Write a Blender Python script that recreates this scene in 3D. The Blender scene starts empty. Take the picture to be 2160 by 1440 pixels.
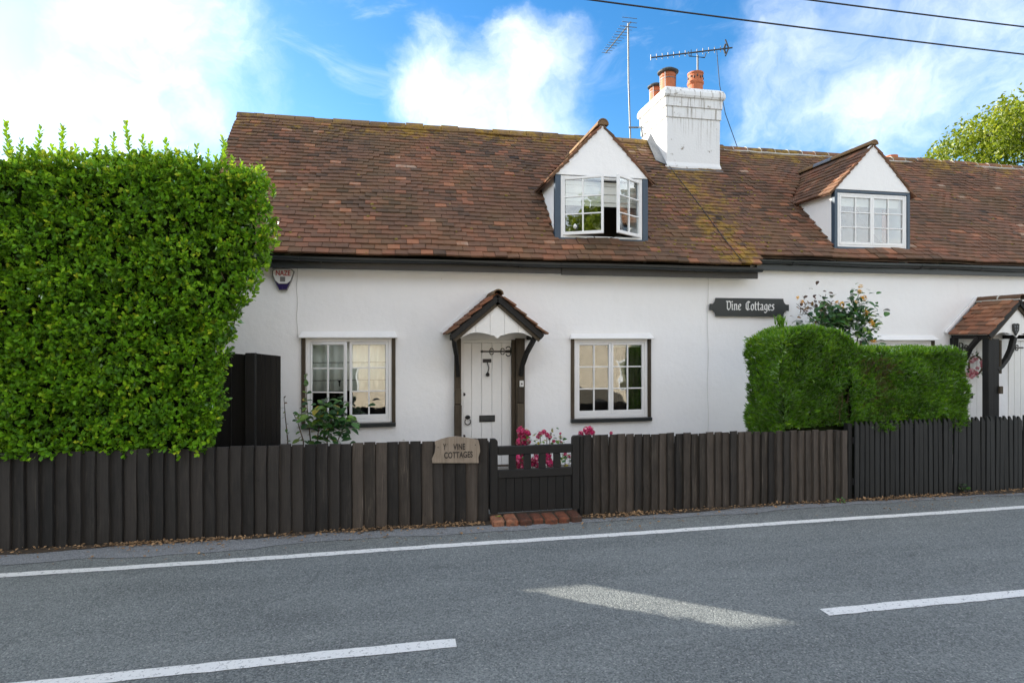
import bpy, math, random
import numpy as np
from mathutils import Vector, Matrix, Euler
random.seed(7); RNG = np.random.default_rng(11)
sc = bpy.context.scene
COL = sc.collection

# ------------------------------------------------------------------ camera
FPX, HX, HY = 1240.0, 1080.0, 709.0        # focal length and horizon of the 2160 px wide photograph
CAMZ = 1.9
YAW = math.atan(239/1240)
SY, CY = math.sin(YAW), math.cos(YAW)
cam = bpy.data.objects.new('camera', bpy.data.cameras.new('camera'))
COL.objects.link(cam)
cam.location = (0, 0, CAMZ)
cam.rotation_euler = (math.pi/2, 0, -YAW)
cam.data.sensor_width = 36; cam.data.lens = 36*FPX/2160
cam.data.shift_y = -(720-HY)/2160
cam.data.clip_end = 3000
sc.camera = cam

# ------------------------------------------------------------------ sun, sky, exposure
SUN_A, SUN_E = math.radians(35), math.radians(22)     # behind the cottages, from the left
SUND = Vector((-math.cos(SUN_E)*math.cos(SUN_A), math.cos(SUN_E)*math.sin(SUN_A), math.sin(SUN_E)))
sun = bpy.data.objects.new('sun', bpy.data.lights.new('sun', 'SUN'))
sun.data.energy = 5.0; sun.data.angle = math.radians(0.5); sun.data.color = (1, .93, .82)
sun.rotation_euler = SUND.to_track_quat('Z', 'Y').to_euler()
COL.objects.link(sun)
sc.view_settings.view_transform = 'Standard'; sc.view_settings.look = 'None'
sc.view_settings.gamma = 1; sc.view_settings.exposure = 1.42
sc.render.engine = 'CYCLES'
sc.cycles.max_bounces = 7; sc.cycles.transparent_max_bounces = 16
sc.cycles.use_denoising = True

def N(nt, typ, ins=None, **props):
    n = nt.nodes.new(typ)
    for k, v in props.items(): setattr(n, k, v)
    for k, v in (ins or {}).items():
        s = n.inputs[k]
        if isinstance(v, bpy.types.NodeSocket): nt.links.new(v, s)
        else: s.default_value = v
    return n
def M_(nt, op, a, b=0.0, c=0.0, clamp=False):
    return N(nt, 'ShaderNodeMath', {0: a, 1: b, 2: c}, operation=op, use_clamp=clamp).outputs[0]
def ramp(nt, fac, stops, interp='LINEAR'):
    r = N(nt, 'ShaderNodeValToRGB', {0: fac}); cr = r.color_ramp; cr.interpolation = interp
    while len(cr.elements) < len(stops): cr.elements.new(.5)
    for e, (p, c) in zip(cr.elements, stops):
        e.position = p; e.color = (*c, 1) if len(c) == 3 else c
    return r.outputs[0]
def mixc(nt, fac, a, b, blend='MIX'):
    m = N(nt, 'ShaderNodeMix', data_type='RGBA', blend_type=blend)
    for s, v in ((m.inputs[0], fac), (m.inputs[6], a), (m.inputs[7], b)):
        if isinstance(v, bpy.types.NodeSocket): nt.links.new(v, s)
        elif isinstance(v, tuple) and len(v) == 3: s.default_value = (*v, 1)
        else: s.default_value = v
    return m.outputs[2]
def sstep(nt, v, lo, hi):
    return N(nt, 'ShaderNodeMapRange', {0: v, 1: lo, 2: hi, 3: 0.0, 4: 1.0}, interpolation_type='SMOOTHSTEP').outputs[0]
def noise(nt, vec, scale, detail=4, rough=.55, dist=0.0):
    return N(nt, 'ShaderNodeTexNoise', {'Vector': vec, 'Scale': scale, 'Detail': detail, 'Roughness': rough, 'Distortion': dist}).outputs[0]

def pray(px, py):
    u = (px-HX)/FPX; v = (HY-py)/FPX
    return Vector((SY+u*CY, CY-u*SY, v))
def atY(px, py, Y):
    r = pray(px, py); t = Y/r.y
    return Vector((r.x*t, Y, CAMZ+r.z*t))
def atZ(px, py, z=0.0):
    r = pray(px, py); t = (z-CAMZ)/r.z
    return Vector((r.x*t, r.y*t, z))

world = bpy.data.worlds.new('World'); sc.world = world; world.use_nodes = True
wt = world.node_tree; wt.nodes.clear()
sky = N(wt, 'ShaderNodeTexSky', sky_type='NISHITA', sun_disc=False, sun_elevation=SUN_E,
        sun_rotation=math.radians(360-55), air_density=1.0, dust_density=.6, ozone_density=2.5)
skyc = N(wt, 'ShaderNodeHueSaturation', {'Saturation': 1.35, 'Value': 1.0, 'Color': sky.outputs[0]}).outputs[0]
wdir = N(wt, 'ShaderNodeTexCoord').outputs['Generated']
CLOUDS = [  # direction of each cloud bank and its angular size
    (atY(60, 30, 10), 13, .92), (atY(330, 150, 10), 9.5, .86), (atY(150, 250, 10), 9, .6), (atY(980, 240, 10), 6.0, 1.0), (atY(1120, 200, 10), 6.0, 1.0), (atY(1080, 130, 10), 3.2, .4),
    (atY(930, 110, 10), 3.4, .62), (atY(1900, 60, 10), 10.5, .80), (atY(1680, 170, 10), 6, .70), (atY(1650, 280, 10), 5, .6), (atY(1950, 230, 10), 7, .5), (atY(2130, 60, 10), 9, .62), (atY(1400, 60, 10), 3, .3)]
warp = N(wt, 'ShaderNodeTexNoise', {'Vector': wdir, 'Scale': 5.5, 'Detail': 6, 'Roughness': .6})
wv = N(wt, 'ShaderNodeVectorMath', {0: warp.outputs[1], 1: (.5, .5, .5)}, operation='SUBTRACT').outputs[0]
wv = N(wt, 'ShaderNodeVectorMath', {0: wv, 3: .13}, operation='SCALE').outputs[0]
wd2 = N(wt, 'ShaderNodeVectorMath', {0: wdir, 1: wv}, operation='ADD').outputs[0]
wd2 = N(wt, 'ShaderNodeVectorMath', {0: wd2}, operation='NORMALIZE').outputs[0]
cov = None
for p, ang, w in CLOUDS:
    d = (p-Vector((0, 0, CAMZ))).normalized()
    dt = N(wt, 'ShaderNodeVectorMath', {0: wd2, 1: tuple(d)}, operation='DOT_PRODUCT').outputs['Value']
    g = M_(wt, 'MULTIPLY', sstep(wt, dt, math.cos(math.radians(ang*1.5)), math.cos(math.radians(ang*.25))), w)
    cov = g if cov is None else M_(wt, 'MAXIMUM', cov, g)
# denser cloud added outside the part in view, to brighten the shaded fronts
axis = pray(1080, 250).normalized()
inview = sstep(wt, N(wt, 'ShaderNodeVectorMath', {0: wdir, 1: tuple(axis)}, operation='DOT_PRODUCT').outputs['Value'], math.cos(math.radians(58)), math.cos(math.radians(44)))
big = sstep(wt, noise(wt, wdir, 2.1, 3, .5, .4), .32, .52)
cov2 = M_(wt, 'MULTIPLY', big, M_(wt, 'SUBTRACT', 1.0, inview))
fine = noise(wt, wd2, 7.0, 8, .62, .3)
wisp = N(wt, 'ShaderNodeMapping', {0: wdir, 3: (3.0, 3.0, 9.0), 2: (.3, .5, .2)}).outputs[0]
wispn = noise(wt, wisp, 1.6, 7, .62, .8)
fz = M_(wt, 'MULTIPLY', M_(wt, 'SUBTRACT', fine, .56), 1.5)
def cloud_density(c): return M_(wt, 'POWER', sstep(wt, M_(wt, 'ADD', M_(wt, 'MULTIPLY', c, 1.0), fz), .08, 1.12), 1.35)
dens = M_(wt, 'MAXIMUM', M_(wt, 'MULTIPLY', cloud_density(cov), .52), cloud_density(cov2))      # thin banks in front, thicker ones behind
dens = M_(wt, 'MAXIMUM', dens, M_(wt, 'MULTIPLY', sstep(wt, wispn, .5, .85), .30))
shade = noise(wt, wd2, 4.6, 7, .58, .4)
cloudc = ramp(wt, shade, [(.34, (.42, .50, .62)), (.50, (.78, .79, .81)), (.66, (1.0, .985, .955))])
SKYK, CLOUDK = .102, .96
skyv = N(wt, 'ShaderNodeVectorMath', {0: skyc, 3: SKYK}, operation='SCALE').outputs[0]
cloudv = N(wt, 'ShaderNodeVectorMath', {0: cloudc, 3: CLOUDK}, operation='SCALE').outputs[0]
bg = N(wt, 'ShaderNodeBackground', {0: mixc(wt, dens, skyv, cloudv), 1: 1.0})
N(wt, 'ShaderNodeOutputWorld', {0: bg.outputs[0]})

# ------------------------------------------------------------------ materials
def newmat(name):
    m = bpy.data.materials.new(name); m.use_nodes = True
    nt = m.node_tree; nt.nodes.clear()
    out = nt.nodes.new('ShaderNodeOutputMaterial')
    return m, nt, out
def gpos(nt): return N(nt, 'ShaderNodeNewGeometry').outputs['Position']
def mapped(nt, vec, s): return N(nt, 'ShaderNodeMapping', {0: vec, 3: s}).outputs[0]
def bump(nt, h, st, dist): return N(nt, 'ShaderNodeBump', {'Height': h, 'Strength': st, 'Distance': dist}).outputs[0]
def pbsdf(nt, out, col, rough=.6, nrm=None, spec=.5, metal=0.0, coat=0.0):
    b = N(nt, 'ShaderNodeBsdfPrincipled', {'Base Color': col if isinstance(col, bpy.types.NodeSocket) else (*col, 1), 'Roughness': rough,
          'Specular IOR Level': spec, 'Metallic': metal, 'Coat Weight': coat})
    if nrm is not None: nt.links.new(nrm, b.inputs['Normal'])
    nt.links.new(b.outputs[0], out.inputs[0])
    return b
MAT = {}
def m_plain(key, col, rough=.5, var=.15, scale=30, bst=.15, spec=.5, metal=0.0, bd=.004):
    m, nt, out = newmat(key); p = gpos(nt)
    n = noise(nt, p, scale, 5); n2 = noise(nt, p, scale*.12, 3)
    f = M_(nt, 'ADD', M_(nt, 'MULTIPLY', n, .5), M_(nt, 'MULTIPLY', n2, .5))
    lo = tuple(c*(1-var) for c in col); hi = tuple(min(1, c*(1+var)) for c in col)
    pbsdf(nt, out, ramp(nt, f, [(.3, lo), (.7, hi)]), M_(nt, 'ADD', rough-.1, M_(nt, 'MULTIPLY', n, .2)), bump(nt, n, bst, bd), spec, metal)
    MAT[key] = m
def m_plaster(key, col, stain=.06, rbump=1.0, dirt=(.45, .40, .33)):
    m, nt, out = newmat(key); p = gpos(nt)
    a = noise(nt, p, 1.3, 5, .6); b = noise(nt, p, 14, 6, .6); c = noise(nt, p, 90, 3); e = noise(nt, mapped(nt, p, (9, 9, 1.1)), 1.0, 5, .6)
    f = M_(nt, 'MULTIPLY', sstep(nt, M_(nt, 'ADD', M_(nt, 'MULTIPLY', a, .6), M_(nt, 'MULTIPLY', e, .4)), .48, .78), stain*4, clamp=True)
    colr = mixc(nt, f, col, tuple(c_*d for c_, d in zip(col, (.86, .85, .82))))
    # a few little chips and specks
    sp = sstep(nt, noise(nt, p, 7.5, 2, .5), .765, .80)
    colr = mixc(nt, M_(nt, 'MULTIPLY', sp, .5), colr, dirt)
    h = M_(nt, 'ADD', M_(nt, 'MULTIPLY', b, .7), M_(nt, 'MULTIPLY', c, .3))
    h = M_(nt, 'ADD', h, M_(nt, 'MULTIPLY', noise(nt, p, 3.0, 3), 2.2))
    pbsdf(nt, out, colr, .75, bump(nt, h, .28*rbump, .012*rbump), .3)
    MAT[key] = m
m_plaster('plaster', (.865, .865, .86), .08, 1.3)
m_plaster('cream_render', (.66, .56, .42), .15, 2.5)
def m_chimney():
    m, nt, out = newmat('chimney_paint'); p = gpos(nt)
    st = noise(nt, mapped(nt, p, (26, 26, 1.2)), 1.0, 5, .65)
    bl = noise(nt, p, 6, 6, .65)
    z = N(nt, 'ShaderNodeSeparateXYZ', {0: p}).outputs[2]
    up = sstep(nt, z, 5.2, 6.35)
    f1 = M_(nt, 'MULTIPLY', M_(nt, 'MULTIPLY', sstep(nt, st, .50, .70), up), sstep(nt, noise(nt, p, 2.3, 3), .34, .54))
    f2 = sstep(nt, bl, .60, .70)
    f = M_(nt, 'MULTIPLY', M_(nt, 'MAXIMUM', f1, f2), .9)
    col = mixc(nt, f, (.74, .75, .75), (.20, .165, .12))
    pbsdf(nt, out, col, .75, bump(nt, M_(nt, 'ADD', bl, noise(nt, p, 25, 4)), .3, .012), .3)
    MAT['chimney_paint'] = m
m_chimney()
def m_tile(key, ridge=False):
    m, nt, out = newmat(key); p = gpos(nt)
    v = N(nt, 'ShaderNodeAttribute', attribute_name='v').outputs['Fac']
    lo = noise(nt, p, .9, 3, .5); mid = noise(nt, p, 9, 5, .65); hi = noise(nt, p, 60, 4)
    f = M_(nt, 'ADD', v, M_(nt, 'MULTIPLY', M_(nt, 'SUBTRACT', lo, .5), .8))
    f = M_(nt, 'ADD', f, M_(nt, 'MULTIPLY', M_(nt, 'SUBTRACT', mid, .5), .35), clamp=True)
    if ridge: stops = [(0, (.09, .06, .04)), (.4, (.16, .10, .055)), (.7, (.22, .135, .065)), (1, (.30, .21, .12))]
    else: stops = [(0, (.035, .026, .021)), (.25, (.095, .060, .040)), (.5, (.152, .081, .051)), (.72, (.22, .096, .056)), (.9, (.30, .13, .070)), (1, (.32, .22, .16))]
    col = ramp(nt, f, stops)
    xyz = N(nt, 'ShaderNodeSeparateXYZ', {0: p}).outputs; X, Z = xyz[0], xyz[2]
    ln = M_(nt, 'ADD', M_(nt, 'MULTIPLY', noise(nt, mapped(nt, p, (7, 7, 9)), 1, 6, .7), .6), M_(nt, 'MULTIPLY', noise(nt, p, 2.2, 3), .4))
    gx = M_(nt, 'DIVIDE', M_(nt, 'SUBTRACT', X, 5.2), .72); g1 = M_(nt, 'POWER', 2.718, M_(nt, 'MULTIPLY', M_(nt, 'MULTIPLY', gx, gx), -1.0))
    g2 = M_(nt, 'MULTIPLY', sstep(nt, Z, 4.7, 5.75), .85)
    bias = M_(nt, 'MAXIMUM', M_(nt, 'MULTIPLY', g1, .9), g2)
    th = M_(nt, 'SUBTRACT', .70, M_(nt, 'MULTIPLY', bias, .25 if not ridge else .24))
    lich = sstep(nt, M_(nt, 'SUBTRACT', ln, th), -.03, .10)
    wash = M_(nt, 'MULTIPLY', sstep(nt, noise(nt, p, 1.6, 5, .6), .42, .66), .26)
    col = mixc(nt, wash, col, (.155, .105, .045))
    lc = mixc(nt, sstep(nt, mid, .4, .62), (.20, .125, .022), (.33, .20, .03))
    col = mixc(nt, M_(nt, 'MULTIPLY', lich, .8), col, lc)
    pale = sstep(nt, noise(nt, mapped(nt, p, (8, 8, 11)), 1.3, 3, .6), .72, .79)
    col = mixc(nt, M_(nt, 'MULTIPLY', pale, .55), col, (.36, .31, .26))
    pbsdf(nt, out, col, .85, bump(nt, M_(nt, 'ADD', M_(nt, 'MULTIPLY', hi, .5), mid), .5, .006), .25)
    MAT[key] = m
m_tile('tile'); m_tile('ridge_tile', True)
def m_wood(key, lo, hi, pale, amt=.3, rough=.8):
    m, nt, out = newmat(key); p = gpos(nt)
    r = N(nt, 'ShaderNodeObjectInfo').outputs['Random']
    off = N(nt, 'ShaderNodeCombineXYZ', {0: M_(nt, 'MULTIPLY', r, 37.), 1: M_(nt, 'MULTIPLY', r, 91.), 2: M_(nt, 'MULTIPLY', r, 53.)}).outputs[0]
    q = N(nt, 'ShaderNodeVectorMath', {0: p, 1: off}, operation='ADD').outputs[0]
    g = noise(nt, mapped(nt, q, (55, 55, 2.2)), 1.0, 6, .65, .6)
    k = noise(nt, mapped(nt, q, (9, 9, 4.0)), 1.0, 4, .6, .8)
    f = M_(nt, 'ADD', M_(nt, 'MULTIPLY', g, .6), M_(nt, 'MULTIPLY', k, .4))
    f = M_(nt, 'ADD', f, M_(nt, 'MULTIPLY', M_(nt, 'SUBTRACT', r, .5), .30))
    col = ramp(nt, f, [(.3, lo), (.7, hi)])
    knot = sstep(nt, noise(nt, mapped(nt, q, (11, 11, 7)), 1.0, 2, .5, 2.5), .70, .80)
    col = mixc(nt, M_(nt, 'MULTIPLY', knot, .7), col, tuple(c*.35 for c in lo))
    w = sstep(nt, noise(nt, mapped(nt, q, (34, 34, 2.2)), 1.0, 5, .75, .4), .54, .74)
    col = mixc(nt, M_(nt, 'MULTIPLY', w, amt), col, pale)
    pbsdf(nt, out, col, rough, bump(nt, g, .45, .004), .35)
    MAT[key] = m
m_wood('fence_dark', (.011, .010, .009), (.036, .031, .027), (.11, .09, .072), .32)
m_wood('fence_grey', (.024, .020, .016), (.074, .060, .049), (.21, .175, .14), .48)
m_wood('timber', (.035, .027, .018), (.10, .078, .052), (.17, .14, .10), .35)
m_wood('timber_black', (.007, .007, .007), (.019, .018, .016), (.05, .046, .04), .3, .6)
m_wood('gate_black', (.005, .005, .005), (.011, .0105, .010), (.04, .037, .033), .16, .6)
m_wood('picket_black', (.009, .0095, .0095), (.018, .019, .019), (.06, .055, .05), .12, .6)
m_wood('sign_wood', (.17, .135, .10), (.34, .28, .22), (.42, .37, .31), .3, .7)
m_plain('white_paint', (.80, .80, .79), .35, .04, 40, .06)
m_plain('door_paint', (.78, .775, .75), .4, .04, 30, .08)
m_plain('slate_paint', (.038, .066, .10), .4, .2, 25, .1)
m_plain('gutter', (.022, .026, .027), .35, .25, 30, .1)
m_plain('fascia', (.045, .042, .036), .6, .3, 20, .2)
m_plain('iron', (.012, .011, .010), .5, .3, 40, .2)
m_plain('alloy', (.13, .14, .15), .5, .25, 40, .1, .5, .4)
m_plain('aerial_black', (.03, .032, .035), .45, .2, 40, .1)
m_plain('cable', (.015, .016, .018), .6, .1, 30, 0)
m_plain('wall_cable', (.60, .60, .58), .6, .1, 30, 0)
m_plain('lead', (.17, .18, .19), .5, .35, 10, .3, .5, .3)
m_plain('mortar', (.50, .48, .43), .9, .2, 60, .4)
m_plain('terracotta', (.42, .12, .045), .7, .2, 14, .2)
m_plain('cowl', (.035, .037, .034), .6, .3, 30, .2)

def m_brick():
    m, nt, out = newmat('brick'); p = gpos(nt); r = N(nt, 'ShaderNodeObjectInfo').outputs['Random']
    a = noise(nt, p, 22, 6, .7); c = noise(nt, p, 70, 4)
    col = ramp(nt, M_(nt, 'ADD', r, M_(nt, 'MULTIPLY', M_(nt, 'SUBTRACT', a, .5), 1.2), clamp=True), [(0, (.07, .035, .025)), (.4, (.15, .055, .032)), (.75, (.24, .085, .045)), (1, (.30, .15, .09))])
    col = mixc(nt, M_(nt, 'MULTIPLY', sstep(nt, noise(nt, p, 9, 5, .7), .48, .66), .75), col, (.06, .05, .04))
    pbsdf(nt, out, col, .9, bump(nt, M_(nt, 'ADD', a, M_(nt, 'MULTIPLY', c, .5)), .9, .014), .2); MAT['brick'] = m
m_brick()
m_plain('sign_black', (.018, .022, .022), .45, .15, 20, .1)
m_plain('sign_white', (.72, .72, .70), .5, .05, 20, 0)
m_plain('letter_dark', (.028, .022, .018), .8, .2, 30, .1)
m_plain('plastic_white', (.70, .70, .68), .35, .05, 20, 0)
m_plain('plastic_navy', (.028, .018, .085), .25, .2, 20, 0)
m_plain('plastic_red', (.42, .02, .025), .4, .1, 20, 0)
m_plain('plastic_grey', (.16, .155, .15), .4, .3, 90, 0)
m_plain('soil', (.055, .042, .03), .95, .5, 12, .8, .2, 0, .02)
m_plain('paving', (.24, .225, .20), .9, .3, 6, .5, .2, 0, .01)
m_plain('grass', (.055, .10, .025), .95, .4, 6, .8, .2, 0, .03)
m_plain('moss', (.16, .12, .03), .95, .6, 40, .5, .1)
m_plain('litter', (.26, .16, .08), .9, .55, 25, .2)
m_plain('twig', (.11, .075, .045), .9, .3, 30, .3)
m_plain('bark', (.09, .065, .045), .95, .4, 12, .8, .2, 0, .03)
m_plain('core_dark', (.012, .018, .006), 1.0, .4, 12, .2, 0)
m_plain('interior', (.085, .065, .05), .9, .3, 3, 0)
m_plain('curtain', (.86, .87, .82), .9, .06, 20, .1)
m_plain('blind', (.74, .73, .68), .85, .05, 20, .1)
m_plain('orange_cloth', (.45, .14, .03), .9, .2, 20, .1)
m_plain('opp_tile', (.15, .075, .05), .9, .4, 8, .5, .2)
m_plain('car_paint', (.16, .14, .11), .3, .05, 10, 0, .6, .4)
m_plain('car_glass', (.012, .014, .016), .08, .05, 10, 0, .8)
m_plain('tyre', (.015, .015, .015), .85, .2, 20, .2)
m_plain('tail_lamp', (.55, .03, .015), .2, .1, 20, 0, .7)
def m_glass():
    m, nt, out = newmat('glass'); p = gpos(nt)
    fc = N(nt, 'ShaderNodeLayerWeight', {'Blend': .5}).outputs['Facing']
    f = M_(nt, 'ADD', M_(nt, 'MULTIPLY', M_(nt, 'POWER', fc, 4.0), .7), .15, clamp=True)
    nb = bump(nt, noise(nt, p, 2.6, 2), .10, .02)
    g = N(nt, 'ShaderNodeBsdfGlossy', {'Color': (.95, .97, 1, 1), 'Roughness': .015, 'Normal': nb})
    t = N(nt, 'ShaderNodeBsdfTransparent', {'Color': (.90, .93, .92, 1)})
    mx = N(nt, 'ShaderNodeMixShader', {0: f, 1: t.outputs[0], 2: g.outputs[0]})
    nt.links.new(mx.outputs[0], out.inputs[0]); MAT['glass'] = m
m_glass()
def m_leaf(key, stops, trans=.35, gloss=.10, rough=.35, clump=.45):
    m, nt, out = newmat(key)
    v = N(nt, 'ShaderNodeAttribute', attribute_name='v').outputs['Fac']
    n = noise(nt, gpos(nt), 3.0, 3)
    col = ramp(nt, M_(nt, 'ADD', v, M_(nt, 'MULTIPLY', M_(nt, 'SUBTRACT', n, .5), clump), clamp=True), stops)
    d = N(nt, 'ShaderNodeBsdfDiffuse', {0: col}); tcol = mixc(nt, .5, col, (.30, .42, .03), 'MIX')
    t = N(nt, 'ShaderNodeBsdfTranslucent', {0: tcol if trans > .2 else col})
    a = N(nt, 'ShaderNodeMixShader', {0: trans, 1: d.outputs[0], 2: t.outputs[0]})
    g = N(nt, 'ShaderNodeBsdfGlossy', {0: (1, 1, 1, 1), 'Roughness': rough})
    fr = M_(nt, 'MULTIPLY', N(nt, 'ShaderNodeFresnel', {'IOR': 1.45}).outputs[0], gloss*10, clamp=True)
    b = N(nt, 'ShaderNodeMixShader', {0: fr, 1: a.outputs[0], 2: g.outputs[0]})
    nt.links.new(b.outputs[0], out.inputs[0]); MAT[key] = m
m_leaf('hedge_leaf', [(0, (.028, .083, .006)), (.3, (.070, .195, .008)), (.6, (.145, .335, .012)), (.85, (.27, .47, .018)), (1, (.48, .55, .035))], .32, .03)
m_leaf('conifer_leaf', [(0, (.028, .08, .007)), (.4, (.068, .195, .010)), (.75, (.135, .315, .014)), (1, (.25, .43, .022))], .25, .03, .5, 1.0)
m_leaf('tree_leaf', [(0, (.045, .075, .006)), (.5, (.15, .19, .010)), (1, (.33, .33, .015))], .4, .008, .6)
m_leaf('rose_leaf', [(0, (.016, .055, .018)), (.5, (.045, .135, .03)), (.8, (.13, .24, .03)), (1, (.34, .28, .04))], .2, .06)
m_leaf('bronze_leaf', [(0, (.05, .03, .02)), (.5, (.12, .06, .035)), (1, (.20, .12, .04))], .2, .05)
m_leaf('pink_petal', [(0, (.30, .012, .06)), (.4, (.52, .03, .12)), (.8, (.68, .09, .22)), (1, (.80, .35, .42))], .19, .02, .6)
m_leaf('yellow_petal', [(0, (.55, .22, .03)), (.5, (.75, .40, .05)), (1, (.85, .62, .22))], .19, .02, .6)
m_leaf('pale_petal', [(0, (.55, .10, .15)), (.5, (.72, .30, .34)), (1, (.78, .62, .60))], .19, .02, .6)
def m_asphalt(key, lo, hi):
    m, nt, out = newmat(key); p = gpos(nt)
    a = noise(nt, p, 85, 3, .7); b = noise(nt, p, 260, 2, .6); c = noise(nt, p, .55, 5, .6); e = noise(nt, mapped(nt, p, (.5, 2.4, 1)), 1.0, 4, .6)
    vo = N(nt, 'ShaderNodeTexVoronoi', {'Vector': p, 'Scale': 105}, feature='F1'); vd = vo.outputs['Distance']
    vr = N(nt, 'ShaderNodeSeparateColor', {0: vo.outputs['Color']}).outputs[0]
    f = M_(nt, 'ADD', M_(nt, 'MULTIPLY', vr, .45), M_(nt, 'MULTIPLY', a, .55))
    f = M_(nt, 'ADD', f, M_(nt, 'MULTIPLY', M_(nt, 'SUBTRACT', c, .5), .30))
    f = M_(nt, 'ADD', f, M_(nt, 'MULTIPLY', M_(nt, 'SUBTRACT', e, .5), .42))
    col = ramp(nt, f, [(.22, lo), (.52, tuple((l+h)*.5 for l, h in zip(lo, hi))), (.85, hi)])
    vc = N(nt, 'ShaderNodeTexVoronoi', {'Vector': N(nt, 'ShaderNodeVectorMath', {0: p, 1: N(nt, 'ShaderNodeVectorMath', {0: N(nt, 'ShaderNodeTexNoise', {'Vector': p, 'Scale': 4.0, 'Detail': 5}).outputs[1], 3: .35}, operation='SCALE').outputs[0]}, operation='ADD').outputs[0], 'Scale': .75}, feature='DISTANCE_TO_EDGE').outputs[0]
    crk = M_(nt, 'MULTIPLY', sstep(nt, vc, .010, .003), sstep(nt, noise(nt, p, .8, 2), .52, .60))
    col = mixc(nt, M_(nt, 'MULTIPLY', crk, .22), col, (.035, .037, .038))
    oil = sstep(nt, noise(nt, mapped(nt, p, (.7, 1.6, 1)), 1.0, 5, .65), .60, .74)
    col = mixc(nt, M_(nt, 'MULTIPLY', oil, .35), col, (.06, .065, .068))
    sp = sstep(nt, vr, .965, .985)
    col = mixc(nt, M_(nt, 'MULTIPLY', sp, .55), col, (.34, .34, .32))
    h = M_(nt, 'ADD', M_(nt, 'MULTIPLY', M_(nt, 'SUBTRACT', 1.0, vd), 1.0), M_(nt, 'MULTIPLY', b, .4))
    pbsdf(nt, out, col, .82, bump(nt, h, .8, .006), .35)
    MAT[key] = m; return nt, col
m_asphalt('asphalt', (.076, .084, .086), (.242, .262, .255))
m_asphalt('asphalt_patch', (.12, .13, .138), (.27, .282, .295))
def m_line():
    m, nt, out = newmat('road_paint'); p = gpos(nt)
    n = noise(nt, p, 30, 6, .7); a = noise(nt, p, 120, 3)
    f = sstep(nt, M_(nt, 'ADD', M_(nt, 'MULTIPLY', n, .75), M_(nt, 'MULTIPLY', a, .25)), .535, .64)
    col = mixc(nt, M_(nt, 'MULTIPLY', f, .8), (.66, .665, .65), (.16, .17, .175))
    pbsdf(nt, out, col, .7, bump(nt, a, .5, .004), .4); MAT['road_paint'] = m
m_line()

# ------------------------------------------------------------------ object helpers
WLOC = {}
def add(name, data, w, parent=None, rot=None, scale=None):
    o = bpy.data.objects.new(name, data); COL.objects.link(o)
    w = Vector(w); WLOC[o.name] = w
    if parent is not None:
        o.parent = parent; o.location = w-WLOC[parent.name]
    else: o.location = w
    if rot is not None: o.rotation_euler = rot
    if scale is not None: o.scale = scale
    return o
def tag(o, label=None, cat=None, group=None, kind=None):
    if label: o['label'] = label
    if cat: o['category'] = cat
    if group: o['group'] = group
    if kind: o['kind'] = kind
    return o
def thing(name, loc, label, cat, group=None):
    return tag(add(name, None, loc), label, cat, group)

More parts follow.
